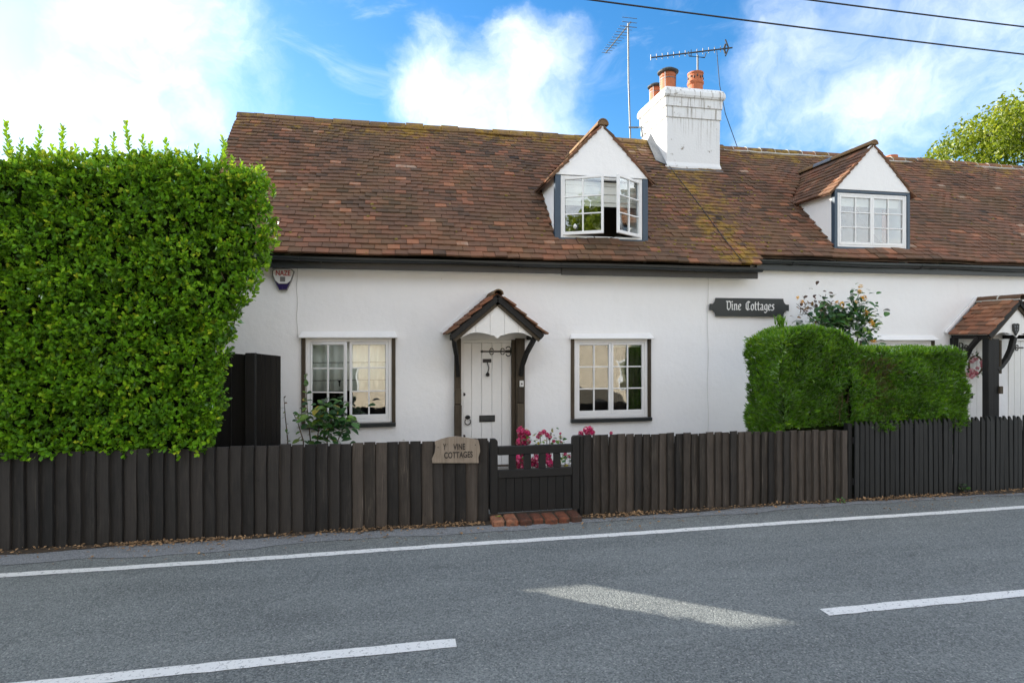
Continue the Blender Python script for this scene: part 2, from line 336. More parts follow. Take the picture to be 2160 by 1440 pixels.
class MB:
    def __init__(s): s.v = []; s.f = []; s.val = []
    def _put(s, vs, fs, val=.5):
        b = len(s.v); s.v += [tuple(v) for v in vs]
        s.f += [tuple(i+b for i in f) for f in fs]; s.val += [val]*len(fs); return s
    def box(s, lo, hi, c=0.0, mat=None, val=.5):
        """box between two corners, edges chamfered by c, optionally transformed"""
        lo = Vector(lo); hi = Vector(hi); vs = []; fs = []
        if c <= 0:
            vs = [Vector((x, y, z)) for x in (lo.x, hi.x) for y in (lo.y, hi.y) for z in (lo.z, hi.z)]
            fs = [(0, 1, 3, 2), (4, 6, 7, 5), (0, 4, 5, 1), (2, 3, 7, 6), (0, 2, 6, 4), (1, 5, 7, 3)]
        else:
            idx = {}
            for sx in (0, 1):
                for sy in (0, 1):
                    for sz in (0, 1):
                        p = [(lo, hi)[sx].x, (lo, hi)[sy].y, (lo, hi)[sz].z]; sg = [1-2*sx, 1-2*sy, 1-2*sz]
                        for ax in range(3):
                            q = [p[i]+(sg[i]*c if i != ax else 0) for i in range(3)]
                            idx[(sx, sy, sz, ax)] = len(vs); vs.append(Vector(q))
            def I(t, ax): return idx[(*t, ax)]
            for ax in range(3):
                for d in (0, 1):
                    cs = []
                    for a, b in ((0, 0), (1, 0), (1, 1), (0, 1)):
                        t = [0, 0, 0]; t[ax] = d; t[(ax+1) % 3] = a; t[(ax+2) % 3] = b; cs.append(I(t, ax))
                    fs.append(tuple(cs if d else cs[::-1]))
            for ax in range(3):           # edges along ax
                o1, o2 = (ax+1) % 3, (ax+2) % 3
                for a in (0, 1):
                    for b in (0, 1):
                        t0 = [0]*3; t1 = [0]*3; t0[ax] = 0; t1[ax] = 1
                        for t in (t0, t1): t[o1] = a; t[o2] = b
                        q = (I(t0, o1), I(t1, o1), I(t1, o2), I(t0, o2))
                        fs.append(q if (a != b) else q[::-1])
            for sx in (0, 1):
                for sy in (0, 1):
                    for sz in (0, 1):
                        q = tuple(idx[(sx, sy, sz, ax)] for ax in range(3))
                        fs.append(q if (sx+sy+sz) % 2 else q[::-1])
        if mat is not None: vs = [mat @ v for v in vs]
        return s._put(vs, fs, val)
    def tube(s, pts, r, n=8, caps=True, val=.5):
        pts = [Vector(p) for p in pts]; k = len(pts)
        rs = r if isinstance(r, (list, tuple)) else [r]*k
        vs = []; fs = []; ref = None
        for i, p in enumerate(pts):
            t = (pts[min(i+1, k-1)]-pts[max(i-1, 0)]).normalized()
            if ref is None: ref = Vector((0, 0, 1)) if abs(t.z) < .9 else Vector((1, 0, 0))
            a = t.cross(ref).normalized(); b = t.cross(a).normalized(); ref = -b if False else ref
            for j in range(n):
                th = 2*math.pi*j/n
                vs.append(p+(a*math.cos(th)+b*math.sin(th))*rs[i])
        for i in range(k-1):
            for j in range(n):
                j2 = (j+1) % n
                fs.append((i*n+j, i*n+j2, (i+1)*n+j2, (i+1)*n+j))
        if caps: fs += [tuple(range(n))[::-1], tuple((k-1)*n+j for j in range(n))]
        return s._put(vs, fs, val)
    def lathe(s, prof, c, n=20, val=.5):
        vs = []; fs = []; k = len(prof); c = Vector(c)
        for r, z in prof:
            for j in range(n):
                th = 2*math.pi*j/n; vs.append(c+Vector((r*math.cos(th), r*math.sin(th), z)))
        for i in range(k-1):
            for j in range(n):
                j2 = (j+1) % n; fs.append((i*n+j, i*n+j2, (i+1)*n+j2, (i+1)*n+j))
        fs += [tuple(range(n))[::-1], tuple((k-1)*n+j for j in range(n))]
        return s._put(vs, fs, val)
    def prism(s, poly, off, val=.5):
        """polygon (3-D points) extruded by vector off"""
        poly = [Vector(p) for p in poly]; off = Vector(off); n = len(poly)
        vs = poly+[p+off for p in poly]
        fs = [tuple(range(n)), tuple(range(2*n-1, n-1, -1))]+[(i, i+n, (i+1) % n+n, (i+1) % n) for i in range(n)]
        return s._put(vs, fs, val)
    def bar(s, a, b, w, h, up=(0, 0, 1), c=0.0, val=.5):
        a = Vector(a); b = Vector(b); t = (b-a); L = t.length; t.normalize()
        sd = t.cross(Vector(up)).normalized(); u2 = sd.cross(t).normalized()
        m = Matrix((( t.x, sd.x, u2.x, a.x), (t.y, sd.y, u2.y, a.y), (t.z, sd.z, u2.z, a.z), (0, 0, 0, 1)))
        return s.box((0, -w/2, -h/2), (L, w/2, h/2), c, m, val)
    def mesh(s, name, mat, smooth=False, origin=Vector((0, 0, 0))):
        me = bpy.data.meshes.new(name)
        o = Vector(origin)
        me.from_pydata([(v[0]-o.x, v[1]-o.y, v[2]-o.z) for v in s.v], [], s.f)
        at = me.attributes.new('v', 'FLOAT', 'FACE'); at.data.foreach_set('value', s.val)
        me.materials.append(MAT[mat])
        if smooth: me.polygons.foreach_set('use_smooth', [True]*len(me.polygons))
        me.update(); return me
    def build(s, name, mat, parent=None, smooth=False, origin=None):
        a = np.array(s.v)
        if origin is None:
            lo, hi = a.min(0), a.max(0); origin = Vector(((lo[0]+hi[0])/2, (lo[1]+hi[1])/2, lo[2]))
        return add(name, s.mesh(name, mat, smooth, origin), origin, parent)

def basis(o, a, s, n):
    return Matrix(((a.x, s.x, n.x, o.x), (a.y, s.y, n.y, o.y), (a.z, s.z, n.z, o.z), (0, 0, 0, 1)))

def text_mesh(txt, size, mat, ext=.002, spacing=1.0, w=0.0):
    cu = bpy.data.curves.new('txt', 'FONT'); cu.body = txt; cu.size = size; cu.extrude = ext; cu.align_x = 'CENTER'; cu.offset = w; cu.space_character = spacing
    ob = bpy.data.objects.new('txt', cu); COL.objects.link(ob)
    dg = bpy.context.evaluated_depsgraph_get()
    me = bpy.data.meshes.new_from_object(ob.evaluated_get(dg))
    bpy.data.objects.remove(ob); me.materials.clear(); me.materials.append(MAT[mat]); return me
FRONT = (math.pi/2, 0, 0)      # turns a flat x-y mesh to face the street

# leaves, vectorised: position, axis, normal hint, length, width, value
LEAF = np.array([(0, 0, 0), (.36, .32, .10), (.5, .68, .12), (0, 1, 0), (-.5, .68, .12), (-.36, .32, .10)])
BLADE = np.array([(-.5, 0, 0), (.5, 0, 0), (.12, 1, 0), (-.12, 1, 0)])
def unit(a): return a/np.maximum(np.linalg.norm(a, axis=1, keepdims=True), 1e-9)
def leaf_arrays(P, A, Nn, L, W, tmpl=LEAF):
    A = unit(A); B = unit(np.cross(A, Nn)); C = np.cross(B, A)
    k = len(tmpl)
    V = (P[:, None, :]+B[:, None, :]*(tmpl[None, :, 0:1]*W[:, None, None])+A[:, None, :]*(tmpl[None, :, 1:2]*L[:, None, None])
         + C[:, None, :]*(tmpl[None, :, 2:3]*W[:, None, None]))
    base = (np.arange(len(P))*k)[:, None]
    if k == 6: F = np.concatenate([base+np.array([0, 1, 2, 3]), base+np.array([0, 3, 4, 5])], 1).reshape(-1, 4)
    else: F = base+np.array([0, 1, 2, 3])
    return V.reshape(-1, 3), F, k
def leaf_object(name, P, A, Nn, L, W, val, mat, parent, origin, tmpl=LEAF, kind='stuff'):
    V, F, k = leaf_arrays(P, A, Nn, L, W, tmpl)
    me = bpy.data.meshes.new(name); o = np.array(origin)
    me.vertices.add(len(V)); me.vertices.foreach_set('co', (V-o).ravel())
    me.loops.add(F.size); me.loops.foreach_set('vertex_index', F.ravel())
    me.polygons.add(len(F)); me.polygons.foreach_set('loop_start', np.arange(0, F.size, 4))
    me.update(calc_edges=True)
    at = me.attributes.new('v', 'FLOAT', 'FACE'); at.data.foreach_set('value', np.repeat(val, len(F)//len(P)).astype(np.float32))
    me.materials.append(MAT[mat])
    ob = add(name, me, origin, parent)
    if kind: ob['kind'] = kind
    return ob
def rnd(n, s=1.0): return RNG.normal(size=(n, 3))*s

# ------------------------------------------------------------------ ground, road
W = 8.41                 # plane of the cottage fronts
EAVE_Y, EAVE_Z, RIDGE_Y, RISE = 8.15, 3.0, 10.9, 2.70
PITCH = math.atan2(RISE, RIDGE_Y-EAVE_Y); TP = math.tan(PITCH)
FENCE_Y = 5.98
def sheet(name, x0, x1, y0, y1, z, mat, th=.0, kind='structure', parent=None):
    mb = MB()
    if th: mb.box((x0, y0, z-th), (x1, y1, z))
    else: mb._put([(x0, y0, z), (x1, y0, z), (x1, y1, z), (x0, y1, z)], [(0, 1, 2, 3)])
    o = mb.build(name, mat, parent)
    if parent is None: o['kind'] = kind
    return o
sheet('ground', -600, 600, -600, 600, -.012, 'grass')
road = sheet('road', -300, 300, 1.75, 6.35, 0, 'asphalt')
sheet('garden_ground', -9, 14, 6.36, 8.4, -.004, 'paving')
pv = MB(); pv.box((-300, -.6, -.2), (300, 1.62, .11)); pv.build('pavement', 'paving')['kind'] = 'structure'
kb = MB(); kb.box((-300, 1.624, -.2), (300, 1.745, .105), .015); kb.build('kerb', 'mortar')['kind'] = 'structure'
sheet('front_yard', -40, 40, -6.2, -.61, .06, 'paving')
# painted lines: slightly ragged edges
def line(name, x0, x1, yc, w, seed, slope=0.0):
    r = random.Random(seed); mb = MB(); n = max(2, int((x1-x0)/.10)); t = []; b = []
    for i in range(n+1):
        x = x0+(x1-x0)*i/n; y = yc+slope*(x-x0)+.006*math.sin(x*1.7+seed)
        t.append((x, y+w/2+r.uniform(-.005, .005), .004)); b.append((x, y-w/2+r.uniform(-.005, .005), .004))
    mb._put(b+t, [(i, i+1, n+2+i, n+1+i) for i in range(n)])
    return mb.build(name, 'road_paint', road)
line('edge_line', -60, 60, 5.345, .09, 1)
a, b = atZ(962, 1357), atZ(1740, 1292)
line('centre_line', a.x-3.6, a.x, 3.64, .10, 2); line('centre_line', b.x, b.x+3.6, 3.56, .10, 3)
line('centre_line', a.x-9.4, a.x-6.0, 3.66, .115, 4); line('centre_line', b.x+6.0, b.x+9.4, 3.5, .115, 5)
# rough tarmac margin between the line and the fences
def blob_sheet(name, x0, x1, yin, yout, z, mat, seed, amp=.05):
    r = random.Random(seed); mb = MB(); n = int((x1-x0)/.12); lo = []; hi = []; ph = [r.uniform(0, 6) for _ in range(4)]
    for i in range(n+1):
        x = x0+(x1-x0)*i/n
        wv = amp*(math.sin(x*1.1+ph[0])+.6*math.sin(x*2.9+ph[1])+.35*math.sin(x*7.3+ph[2]))+r.uniform(-.012, .012)
        lo.append((x, yin+wv, z)); hi.append((x, yout, z))
    mb._put(lo+hi, [(i, i+1, n+2+i, n+1+i) for i in range(n)])
    return mb.build(name, mat, road)
blob_sheet('margin_patch', -9, 1.5, 5.62, 5.97, .0045, 'asphalt_patch', 3, .05)
blob_sheet('margin_patch', 1.7, 13, 5.75, 5.97, .0045, 'asphalt_patch', 4, .03)
blob_sheet('soil_edge', -9, 14, 5.865, 6.2, .009, 'soil', 9, .026)
# glassy studs and scraps on the road

# ------------------------------------------------------------------ roof tiles
UP_S = Vector((0, math.cos(PITCH), math.sin(PITCH)))      # up the front slope
N_S = Vector((0, -math.sin(PITCH), math.cos(PITCH)))
TW, TG, TL, TT = .172, .1055, .20, .024
def tile_mb(w=TW-.004, L=TL, t=TT, val=.5, warp=0.0):
    mb = MB(); ti = math.radians(8.6)
    m = Matrix.Rotation(ti*-1, 4, 'X')
    m = Matrix.Translation((0, 0, .026)) @ m
    mb.box((-w/2, 0, -t/2), (w/2, L, t/2), 0, m, val); return mb
def tile_value():
    r = random.random()
    if r < .05: return random.uniform(.12, .25)
    if r > .97: return random.uniform(.85, .97)
    return min(.9, max(.2, random.gauss(.46, .105)))
TILE_VARS = []
for i in range(18):
    TILE_VARS.append(tile_mb(TW-random.uniform(.003, .007), TL, TT*random.uniform(.85, 1.2), tile_value()).mesh('tile', 'tile'))
WARM_VARS = [tile_mb(TW-.005, TL, TT, v_).mesh('tile', 'tile') for v_ in (.45, .55, .62, .68, .74, .8, .86)]
def put_tiles(field_name, spots, parent, limit, tint=0.0, pool=None):
    """spots: list of (matrix); the first `limit` become tiles of their own, the rest one mesh"""
    for m in spots[:limit]:
        o = add('tile', random.choice(pool or TILE_VARS), m.to_translation(), parent, m.to_euler())
    rest = spots[limit:]
    if rest:
        big = MB(); tpl = tile_mb()
        for m in rest:
            big._put([m @ Vector(v) for v in tpl.v], tpl.f, tile_value()+tint)
        o = big.build(field_name, 'tile', parent); o['kind'] = 'stuff'
    return
def sagf(x, s):
    return .018*math.sin(x*.9+.6)*math.sin(s*1.1)+.010*math.sin(x*2.3+s*1.7)+.006*math.sin(x*5.1-s*3.1)
def roof_point(x, s, lift=0.0, eave_z=EAVE_Z, eave_y=EAVE_Y):
    return Vector((x, eave_y, eave_z))+UP_S*s+N_S*(lift+sagf(x, s))
def front_slope_spots(x0, x1, s0, s1, skip, gauge=TG):
    spots = []; k = 0; s = s0
    while s < s1-.05:
        off = (TW/2 if k % 2 else 0)+random.uniform(-.012, .012)
        n = int((x1-x0)/TW)+2
        drift = random.uniform(-.004, .004)
        for i in range(n):
            x = x0+off+(i+.5)*TW-TW*.5
            if x < x0-TW*.6 or x > x1+TW*.6: continue
            x = min(max(x, x0+TW/2), x1-TW/2)
            if skip(x, s+.06): continue
            p = roof_point(x, s+random.gauss(0, .003)+drift, .012+random.uniform(0, .006))
            m = basis(p, Vector((1, 0, 0)), UP_S, N_S) @ Euler((math.radians(random.gauss(0, 1.0)), math.radians(random.gauss(0, 1.3)), math.radians(random.gauss(0, .9)))).to_matrix().to_4x4()
            spots.append((m, s))
        s += gauge*(1.12 if k < 3 else 1.0 if k < 22 else .95); k += 1
    return spots

# dormers of the two cottages: centre, half width, window head, apex
YF = 8.52
class D: pass
def dormer_dims(pl, pr, head, apexpx):
    d = D(); a = atY(*pl, YF); b = atY(*pr, YF)
    d.x0, d.x1 = a.x, b.x; d.c = (a.x+b.x)/2; d.hw = (b.x-a.x)/2
    d.z0 = EAVE_Z+(YF-EAVE_Y)*TP+.02; d.z1 = atY(apexpx[0], head, YF).z; d.za = atY(*apexpx, YF).z-.04
    d.pitch = math.atan2(d.za-d.z1, d.hw+.02)
    return d
D1 = dormer_dims((1171, 490), (1363, 500), 374, (1268, 262))
D2 = dormer_dims((1758, 520), (1914, 530), 404, (1838, 303))
def yroof(z): return EAVE_Y+(z-EAVE_Z)/TP
def in_dormer(d, x, s, m=.02):
    p = Vector((x, EAVE_Y, EAVE_Z))+UP_S*s
    if p.y < YF-.06 or abs(x-d.c) > d.hw+m: return False
    zr = d.za-abs(x-d.c)*math.tan(d.pitch)
    return p.z < zr+.03
CH = D(); CH.x0 = atY(1406, 300, 10.2).x; CH.x1 = atY(1519, 300, 10.2).x; CH.y0, CH.y1 = 10.2, 11.33
def in_chimney(x, s):
    p = Vector((x, EAVE_Y, EAVE_Z))+UP_S*s
    return CH.x0+.03 < x < CH.x1-.03 and p.y > CH.y0+.06

SL = math.hypot(RISE, RIDGE_Y-EAVE_Y)
X_L, X_M, X_R = atY(503, 240, RIDGE_Y).x, 5.46, atY(2150, 352, RIDGE_Y).x      # left verge, party line, right verge

def deck(name, parent, x0, x1, s0, skip):
    mb = MB(); st = .12; nx = int((x1-x0)/st)+1; ns = int((SL-s0)/st)+1
    ids = {}
    def vid(i, j):
        if (i, j) not in ids:
            ids[(i, j)] = len(mb.v); x = x0+(x1-x0)*i/nx; s = s0+(SL-s0)*j/ns
            mb.v.append(tuple(roof_point(x, s, -.018)))
        return ids[(i, j)]
    for i in range(nx):
        for j in range(ns):
            x = x0+(x1-x0)*(i+.5)/nx; s = s0+(SL-s0)*(j+.5)/ns
            if skip(x, s): continue
            mb.f.append((vid(i, j), vid(i+1, j), vid(i+1, j+1), vid(i, j+1))); mb.val.append(.1)
    top = EAVE_Z+RISE-.02
    mb._put([(x0, RIDGE_Y, top), (x1, RIDGE_Y, top), (x1, 13.6, 2.95), (x0, 13.6, 2.95)], [(0, 1, 2, 3)], .3)
    return mb.build(name, 'tile', parent)

def ridge_tiles(parent, x0, x1, z, mat='ridge_tile', mortar=False, step=.315):
    n = max(1, int((x1-x0)/step)); st = (x1-x0)/n
    for i in range(n):
        mb = MB(); a = x0+i*st+.004; b = x0+(i+1)*st-.004; R = .115*random.uniform(.96, 1.05); R2 = R*random.uniform(.97, 1.03); k = 9; dz = random.uniform(-.008, .008)
        for xx, rr in ((a, R), (b, R2)):
            for ro in (rr, rr-.018):
                for j in range(k):
                    th = math.pi*(-.04+1.08*j/(k-1)); mb.v.append((xx, RIDGE_Y-ro*math.cos(th), z-.05+dz+ro*1.02*math.sin(th)))
        for j in range(k-1):
            mb.f += [(j, j+1, 2*k+j+1, 2*k+j), (k+j, 3*k+j, 3*k+j+1, k+j+1), (j, k+j, k+j+1, j+1), (2*k+j, 2*k+j+1, 3*k+j+1, 3*k+j)]
        mb.f += [(0, 2*k, 3*k, k), (k-1, 2*k-1, 4*k-1, 3*k-1)]
        mb.val = [random.uniform(.15, .8)]*len(mb.f)
        mb.build('ridge_tile', mat, parent)
        if mortar:
            m2 = MB(); m2.tube([(b+.004, RIDGE_Y-(R-.004)*math.cos(t), z-.05+(R-.002)*math.sin(t)) for t in np.linspace(0, math.pi, 9)], .009, 5)
            m2.build('mortar_joint', 'mortar', parent)
    mb = MB(); zz = z-.055
    pts = [(x0+(x1-x0)*i/40, RIDGE_Y-.115, zz+random.uniform(-.008, .008)) for i in range(41)]
    mb.tube(pts, .017, 5); mb.build('bedding_mortar', 'mortar' if mortar else 'ridge_tile', parent)

def grid_wall(x0, x1, z0, z1, y, holes, rev=.13, amp=.010):
    """front skin of a rendered wall with real openings; holes = (x0,x1,z0,z1)"""
    def brk(a, b, extra, st=.11):
        base = sorted(set([a, b]+[e for e in extra if a < e < b])); out = []
        for p, q in zip(base, base[1:]):
            n = max(1, int((q-p)/st)); out += [p+(q-p)*i/n for i in range(n)]
        return out+[b]
    xs = brk(x0, x1, [h for H in holes for h in H[:2]]); zs = brk(z0, z1, [h for H in holes for h in H[2:]])
    mb = MB(); ids = {}
    def vid(i, j):
        if (i, j) not in ids:
            ids[(i, j)] = len(mb.v); x, z = xs[i], zs[j]
            yy = y+amp*(math.sin(x*1.3+z*.7)*.5+math.sin(x*3.1-z*2.3+1)*.3+math.sin(z*4.7+x*.8)*.25)
            if min(x-x0, x1-x) < .01: yy = y
            mb.v.append((x, yy, z))
        return ids[(i, j)]
    for i in range(len(xs)-1):
        for j in range(len(zs)-1):
            cx, cz = (xs[i]+xs[i+1])/2, (zs[j]+zs[j+1])/2
            if any(h[0] < cx < h[1] and h[2] < cz < h[3] for h in holes): continue
            mb.f.append((vid(i, j), vid(i+1, j), vid(i+1, j+1), vid(i, j+1))); mb.val.append(.5)
    for a, b, c, d in holes:
        ya, yb = y-.0, y+rev
        mb._put([(a, ya, c), (a, ya, d), (a, yb, d), (a, yb, c)], [(0, 1, 2, 3)])
        mb._put([(b, ya, c), (b, ya, d), (b, yb, d), (b, yb, c)], [(3, 2, 1, 0)])
        mb._put([(a, ya, d), (b, ya, d), (b, yb, d), (a, yb, d)], [(0, 1, 2, 3)])
        mb._put([(a, ya, c), (b, ya, c), (b, yb, c), (a, yb, c)], [(3, 2, 1, 0)])
    return mb

# ------------------------------------------------------------------ casement windows
LEAN = [0.0]     # old panes lean back a little in their rebates
def sash(win, hinge, wid, z0, z1, ang, side, cols, rows, y, fr=.042, botx=.03, depth=.04, colr='white_paint'):
    """one casement; hinge x at `hinge`, opens to the street by ang; side=+1 hinge at left, -1 hinge at right"""
    m = Matrix.Translation((hinge, y, 0)) @ Matrix.Rotation(-ang*side, 4, 'Z')
    def X(t): return t*side
    def bx(mb, xa, xb, za, zb, d=depth, c=.004, yc=0):
        a, b = sorted((X(xa), X(xb))); mb.box((a, yc-d/2, za), (b, yc+d/2, zb), c, m)
    f = MB()
    bx(f, 0, fr, z0, z1); bx(f, wid-fr, wid, z0, z1)
    bx(f, fr-.001, wid-fr+.001, z1-fr, z1, depth-.004); bx(f, fr-.001, wid-fr+.001, z0, z0+fr+botx, depth-.004)
    f.build('sash', colr, win)
    gx0, gx1, gz0, gz1 = fr, wid-fr, z0+fr+botx, z1-fr
    cw = (gx1-gx0)/cols; rh = (gz1-gz0)/rows
    for i in range(1, cols):
        b = MB(); bx(b, gx0+i*cw-.010, gx0+i*cw+.010, gz0-.002, gz1+.002, .028, .003); b.build('glazing_bar', colr, win)
    for j in range(1, rows):
        for i in range(cols):
            b = MB(); bx(b, gx0+i*cw+.008*(i > 0), gx0+(i+1)*cw-.008*(i < cols-1), gz0+j*rh-.009, gz0+j*rh+.009, .024, .003); b.build('glazing_bar', colr, win)
    for i in range(cols):
        for j in range(rows):
            g = MB(); mm = m; ti = random.uniform(-.004, .004)
            a, b = sorted((X(gx0+i*cw+.006), X(gx0+(i+1)*cw-.006)))
            mm = m @ Matrix.Translation(((a+b)/2, .004, gz0+(j+.5)*rh)) @ Euler((random.uniform(-.006, .006)-LEAN[0], 0, random.uniform(-.006, .006))).to_matrix().to_4x4()
            hw, hh = (b-a)/2, rh/2-.005
            g.box((-hw, -.0015, -hh), (hw, .0015, hh), 0, mm); g.build('pane', 'glass', win)

def frame_ring(x0, x1, z0, z1, y0, y1, t, c=.004):
    mb = MB()
    mb.box((x0, y0, z0), (x0+t, y1, z1), c); mb.box((x1-t, y0, z0), (x1, y1, z1), c)
    mb.box((x0+t, y0+.002, z1-t), (x1-t, y1, z1), c); mb.box((x0+t, y0+.002, z0), (x1-t, y1, z0+t), c)
    return mb
def cloth(mb, x0, x1, z0, z1, y, folds, amp):
    n = max(4, folds*6); vs = []; fs = []
    for i in range(n+1):
        x = x0+(x1-x0)*i/n; yy = y+amp*math.sin(i/n*folds*2*math.pi)
        vs += [(x, yy, z0), (x, yy, z1), (x, yy+.004, z0), (x, yy+.004, z1)]
    for i in range(n):
        q = i*4; r = q+4
        fs += [(q, r, r+1, q+1), (q+2, q+3, r+3, r+2), (q, q+2, r+2, r), (q+1, r+1, r+3, q+3)]
    return mb._put(vs, fs)

def ground_window(parent, x0, x1, z0, z1, ang, left_first):
    """white casement pair with black side boards, sill and white hood; outer size of the white frame"""
    win = frame_ring(x0, x1, z0, z1, W-.012, W+.10, .045).build('window', 'white_paint', parent)
    t = .045; LEAN[0] = math.radians(2.7)
    for s, h in ((1, x0+t+.002), (-1, x1-t-.002)):
        a = ang if s == 1 else 0.0
        sash(win, h, (x1-x0)/2-t-.004, z0+t+.002, z1-t-.002, a, s, 2, 3, W+.016, .036, .025)
    LEAN[0] = 0.0; jb = .05
    for xa in (x0-jb-.004, x1+.004):
        b = MB(); b.box((xa, W-.03, z0-.005), (xa+jb, W+.02, z1+.015), .003)
        for k in (0, 1): b.box((xa+.006+k*.022, W-.038, z0-.003), (xa+.022+k*.022, W-.028, z1+.012), .003)
        b.build('side_board', 'timber', win)
    b = MB(); b.box((x0-jb-.008, W-.065, z0-.062), (x1+jb+.008, W+.03, z0-.006), .006); b.build('sill', 'gutter', win)
    h = MB(); xa, xb = x0-jb-.03, x1+jb+.03; zt = z1+.02
    h._put([(xa, W-.09, zt), (xb, W-.09, zt), (xb-.035, W+.01, zt+.085), (xa+.035, W+.01, zt+.085),
            (xa, W-.085, zt-.012), (xb, W-.085, zt-.012), (xb, W+.01, zt-.012), (xa, W+.01, zt-.012)],
           [(0, 1, 2, 3), (4, 7, 6, 5), (0, 4, 5, 1), (1, 5, 6, 2), (0, 3, 7, 4), (3, 2, 6, 7)])
    h.build('hood', 'white_paint', win)
    return win

def dormer(parent, d, blue_top, mortar_lead):
    """gabled dormer: gable board, cheeks, tiled roof; the window is a part of its own"""
    g = MB(); hb = .0
    g.prism([(d.x0-.03, YF-.05, d.z1), (d.x1+.03, YF-.05, d.z1), (d.c+.012, YF-.05, d.za+.02), (d.c-.012, YF-.05, d.za+.02)], (0, .05, 0))
    for sx in (-1, 1):
        xa = d.c+sx*d.hw; yb = yroof(d.z1)+.05
        g.prism([(xa, YF, d.z0-.35), (xa, YF, d.z1+.03), (xa, yb, d.z1+.03), (xa, yb, d.z1-.2)], (-sx*.045, 0, 0))
    dm = g.build('dormer', 'plaster', parent)
    tp = math.tan(d.pitch); spots = []
    for sx in (-1, 1):
        ups = Vector((-sx*math.cos(d.pitch), 0, math.sin(d.pitch))); nn = Vector((sx*math.sin(d.pitch), 0, math.cos(d.pitch)))
        along = ups.cross(nn)
        e = Vector((d.c+sx*(d.hw+.09), 0, d.z1-.09*tp)); Ls = (d.hw+.09)/math.cos(d.pitch); nc = int((Ls-.13)/TG)
        dk = MB()
        za, zb = e.z, d.za
        dk.prism([(e.x, YF-.06, za), (d.c, YF-.06, zb), (d.c, yroof(zb)+.1, zb), (e.x, yroof(za)+.05, za)], nn*.012)
        dk.build('roof_deck', 'tile', dm)
        for k in range(nc+1):
            s = k*TG; base = e+ups*s; yend = yroof(base.z)+.02; off = TW/2 if k % 2 else 0; y = YF-.075-(.0 if k % 2 == 0 else 0)
            n = max(1, int((yend-y-off)/TW)+1)
            for i in range(-1 if off else 0, n):
                yc = y+off+(i+.5)*TW
                if yc+TW*.2 > yend+.05: continue
                if yc-TW/2 < y-.01: yc = y+TW/2+random.uniform(0, .01)
                p = Vector((base.x, yc, base.z))+nn*(.012+random.uniform(0, .006))
                spots.append(basis(p, along, ups, nn) @ Euler((random.gauss(0, .016), random.gauss(0, .02), random.gauss(0, .015))).to_matrix().to_4x4())
    put_tiles('tiles', spots, dm, 300)
    # half round ridge
    yb = yroof(d.za)+.05; y = YF-.09; n = 4; st = (yb-y)/n; k = 9
    for i in range(n):
        mb = MB(); R = .085 if not mortar_lead else .068
        for yy, rr in ((y+i*st+.003, R*1.04), (y+(i+1)*st-.003, R)):
            for ro in (rr, rr-.02):
                for j in range(k):
                    th = math.pi*(-.03+1.06*j/(k-1)); mb.v.append((d.c-ro*math.cos(th), yy, d.za+.012+ro*math.sin(th)))
        for j in range(k-1):
            mb.f += [(j, j+1, 2*k+j+1, 2*k+j), (k+j, 3*k+j, 3*k+j+1, k+j+1), (j, k+j, k+j+1, j+1), (2*k+j, 2*k+j+1, 3*k+j+1, 3*k+j)]
        mb.f += [(0, 2*k, 3*k, k), (k-1, 2*k-1, 4*k-1, 3*k-1)]; mb.val = [random.uniform(.4, .8)]*len(mb.f)
        mb.build('ridge_tile', 'lead' if mortar_lead and i == 2 else 'ridge_tile', dm)
    pl = MB(); pl.prism([(d.c+.07*math.cos(t), YF-.083, d.za+.005+.07*math.sin(t)) for t in np.linspace(0, math.pi, 9)], (0, .03, 0)); pl.build('ridge_end', 'ridge_tile', dm)
    # lead apron under the window
    ap = MB(); ap.box((d.x0-.02, YF-.10, d.z0-.10), (d.x1+.02, YF-.02, d.z0-.078), .004, Matrix.Identity(4)); ap.build('apron', 'lead', dm)
    return dm

# ------------------------------------------------------------------ the near cottage
cottage = thing('cottage', (1.5, W, 0), 'white rendered cottage with open dormer window, left of the black name board', 'cottage')
wl0 = atY(645, 714, W); wl1 = atY(826, 889, W)
wr0 = atY(1211, 716, W); wr1 = atY(1365, 878, W)
DX0, DX1 = atY(972, 900, W).x, atY(1086, 900, W).x
DZ1 = atY(1030, 717, W).z
holes1 = [(wl0.x, wl1.x, wl1.z, wl0.z), (wr0.x, wr1.x, wr1.z, wr0.z), (DX0, DX1, 0, DZ1)]
grid_wall(-2.4, X_M, 0, 2.98, W, holes1).build('wall', 'plaster', cottage, True)
side = MB()
side.prism([(-2.4, W+.002, 0), (-2.4, 13.4, 0), (-2.4, 13.4, 2.95), (-2.4, RIDGE_Y, 5.6), (-2.4, W+.002, 3.15)], (.2, 0, 0))
side.box((-2.2, 13.2, 0), (X_M-.01, 13.4, 2.9)); side.box((X_M-.2, 9.0, 0), (X_M-.012, 13.2, 2.9))
side.build('gable_wall', 'plaster', cottage)
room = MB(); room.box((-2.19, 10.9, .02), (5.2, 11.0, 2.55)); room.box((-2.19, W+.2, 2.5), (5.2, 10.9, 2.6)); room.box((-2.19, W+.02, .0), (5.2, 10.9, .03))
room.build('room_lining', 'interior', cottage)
skip1 = lambda x, s: in_dormer(D1, x, s) or in_chimney(x, s)
roof1 = deck('roof', cottage, X_L+.03, X_M+.02, 0.0, skip1)
allsp = front_slope_spots(X_L, X_R, -.035, SL-.03, lambda x, s: in_dormer(D1, x, s) or in_dormer(D2, x, s) or in_chimney(x, s))
sp = [m for m, s in allsp if m.translation.x < X_M]
front = [m for m in sp if m.translation.x > -1.0][:300]
rest = [m for m in sp if m.translation.x <= -1.0]+[m for m in sp if m.translation.x > -1.0][300:]
put_tiles('tiles', front+rest, roof1, 300)
ridge_tiles(roof1, X_L-.01, CH.x0+.0, EAVE_Z+RISE+.01)
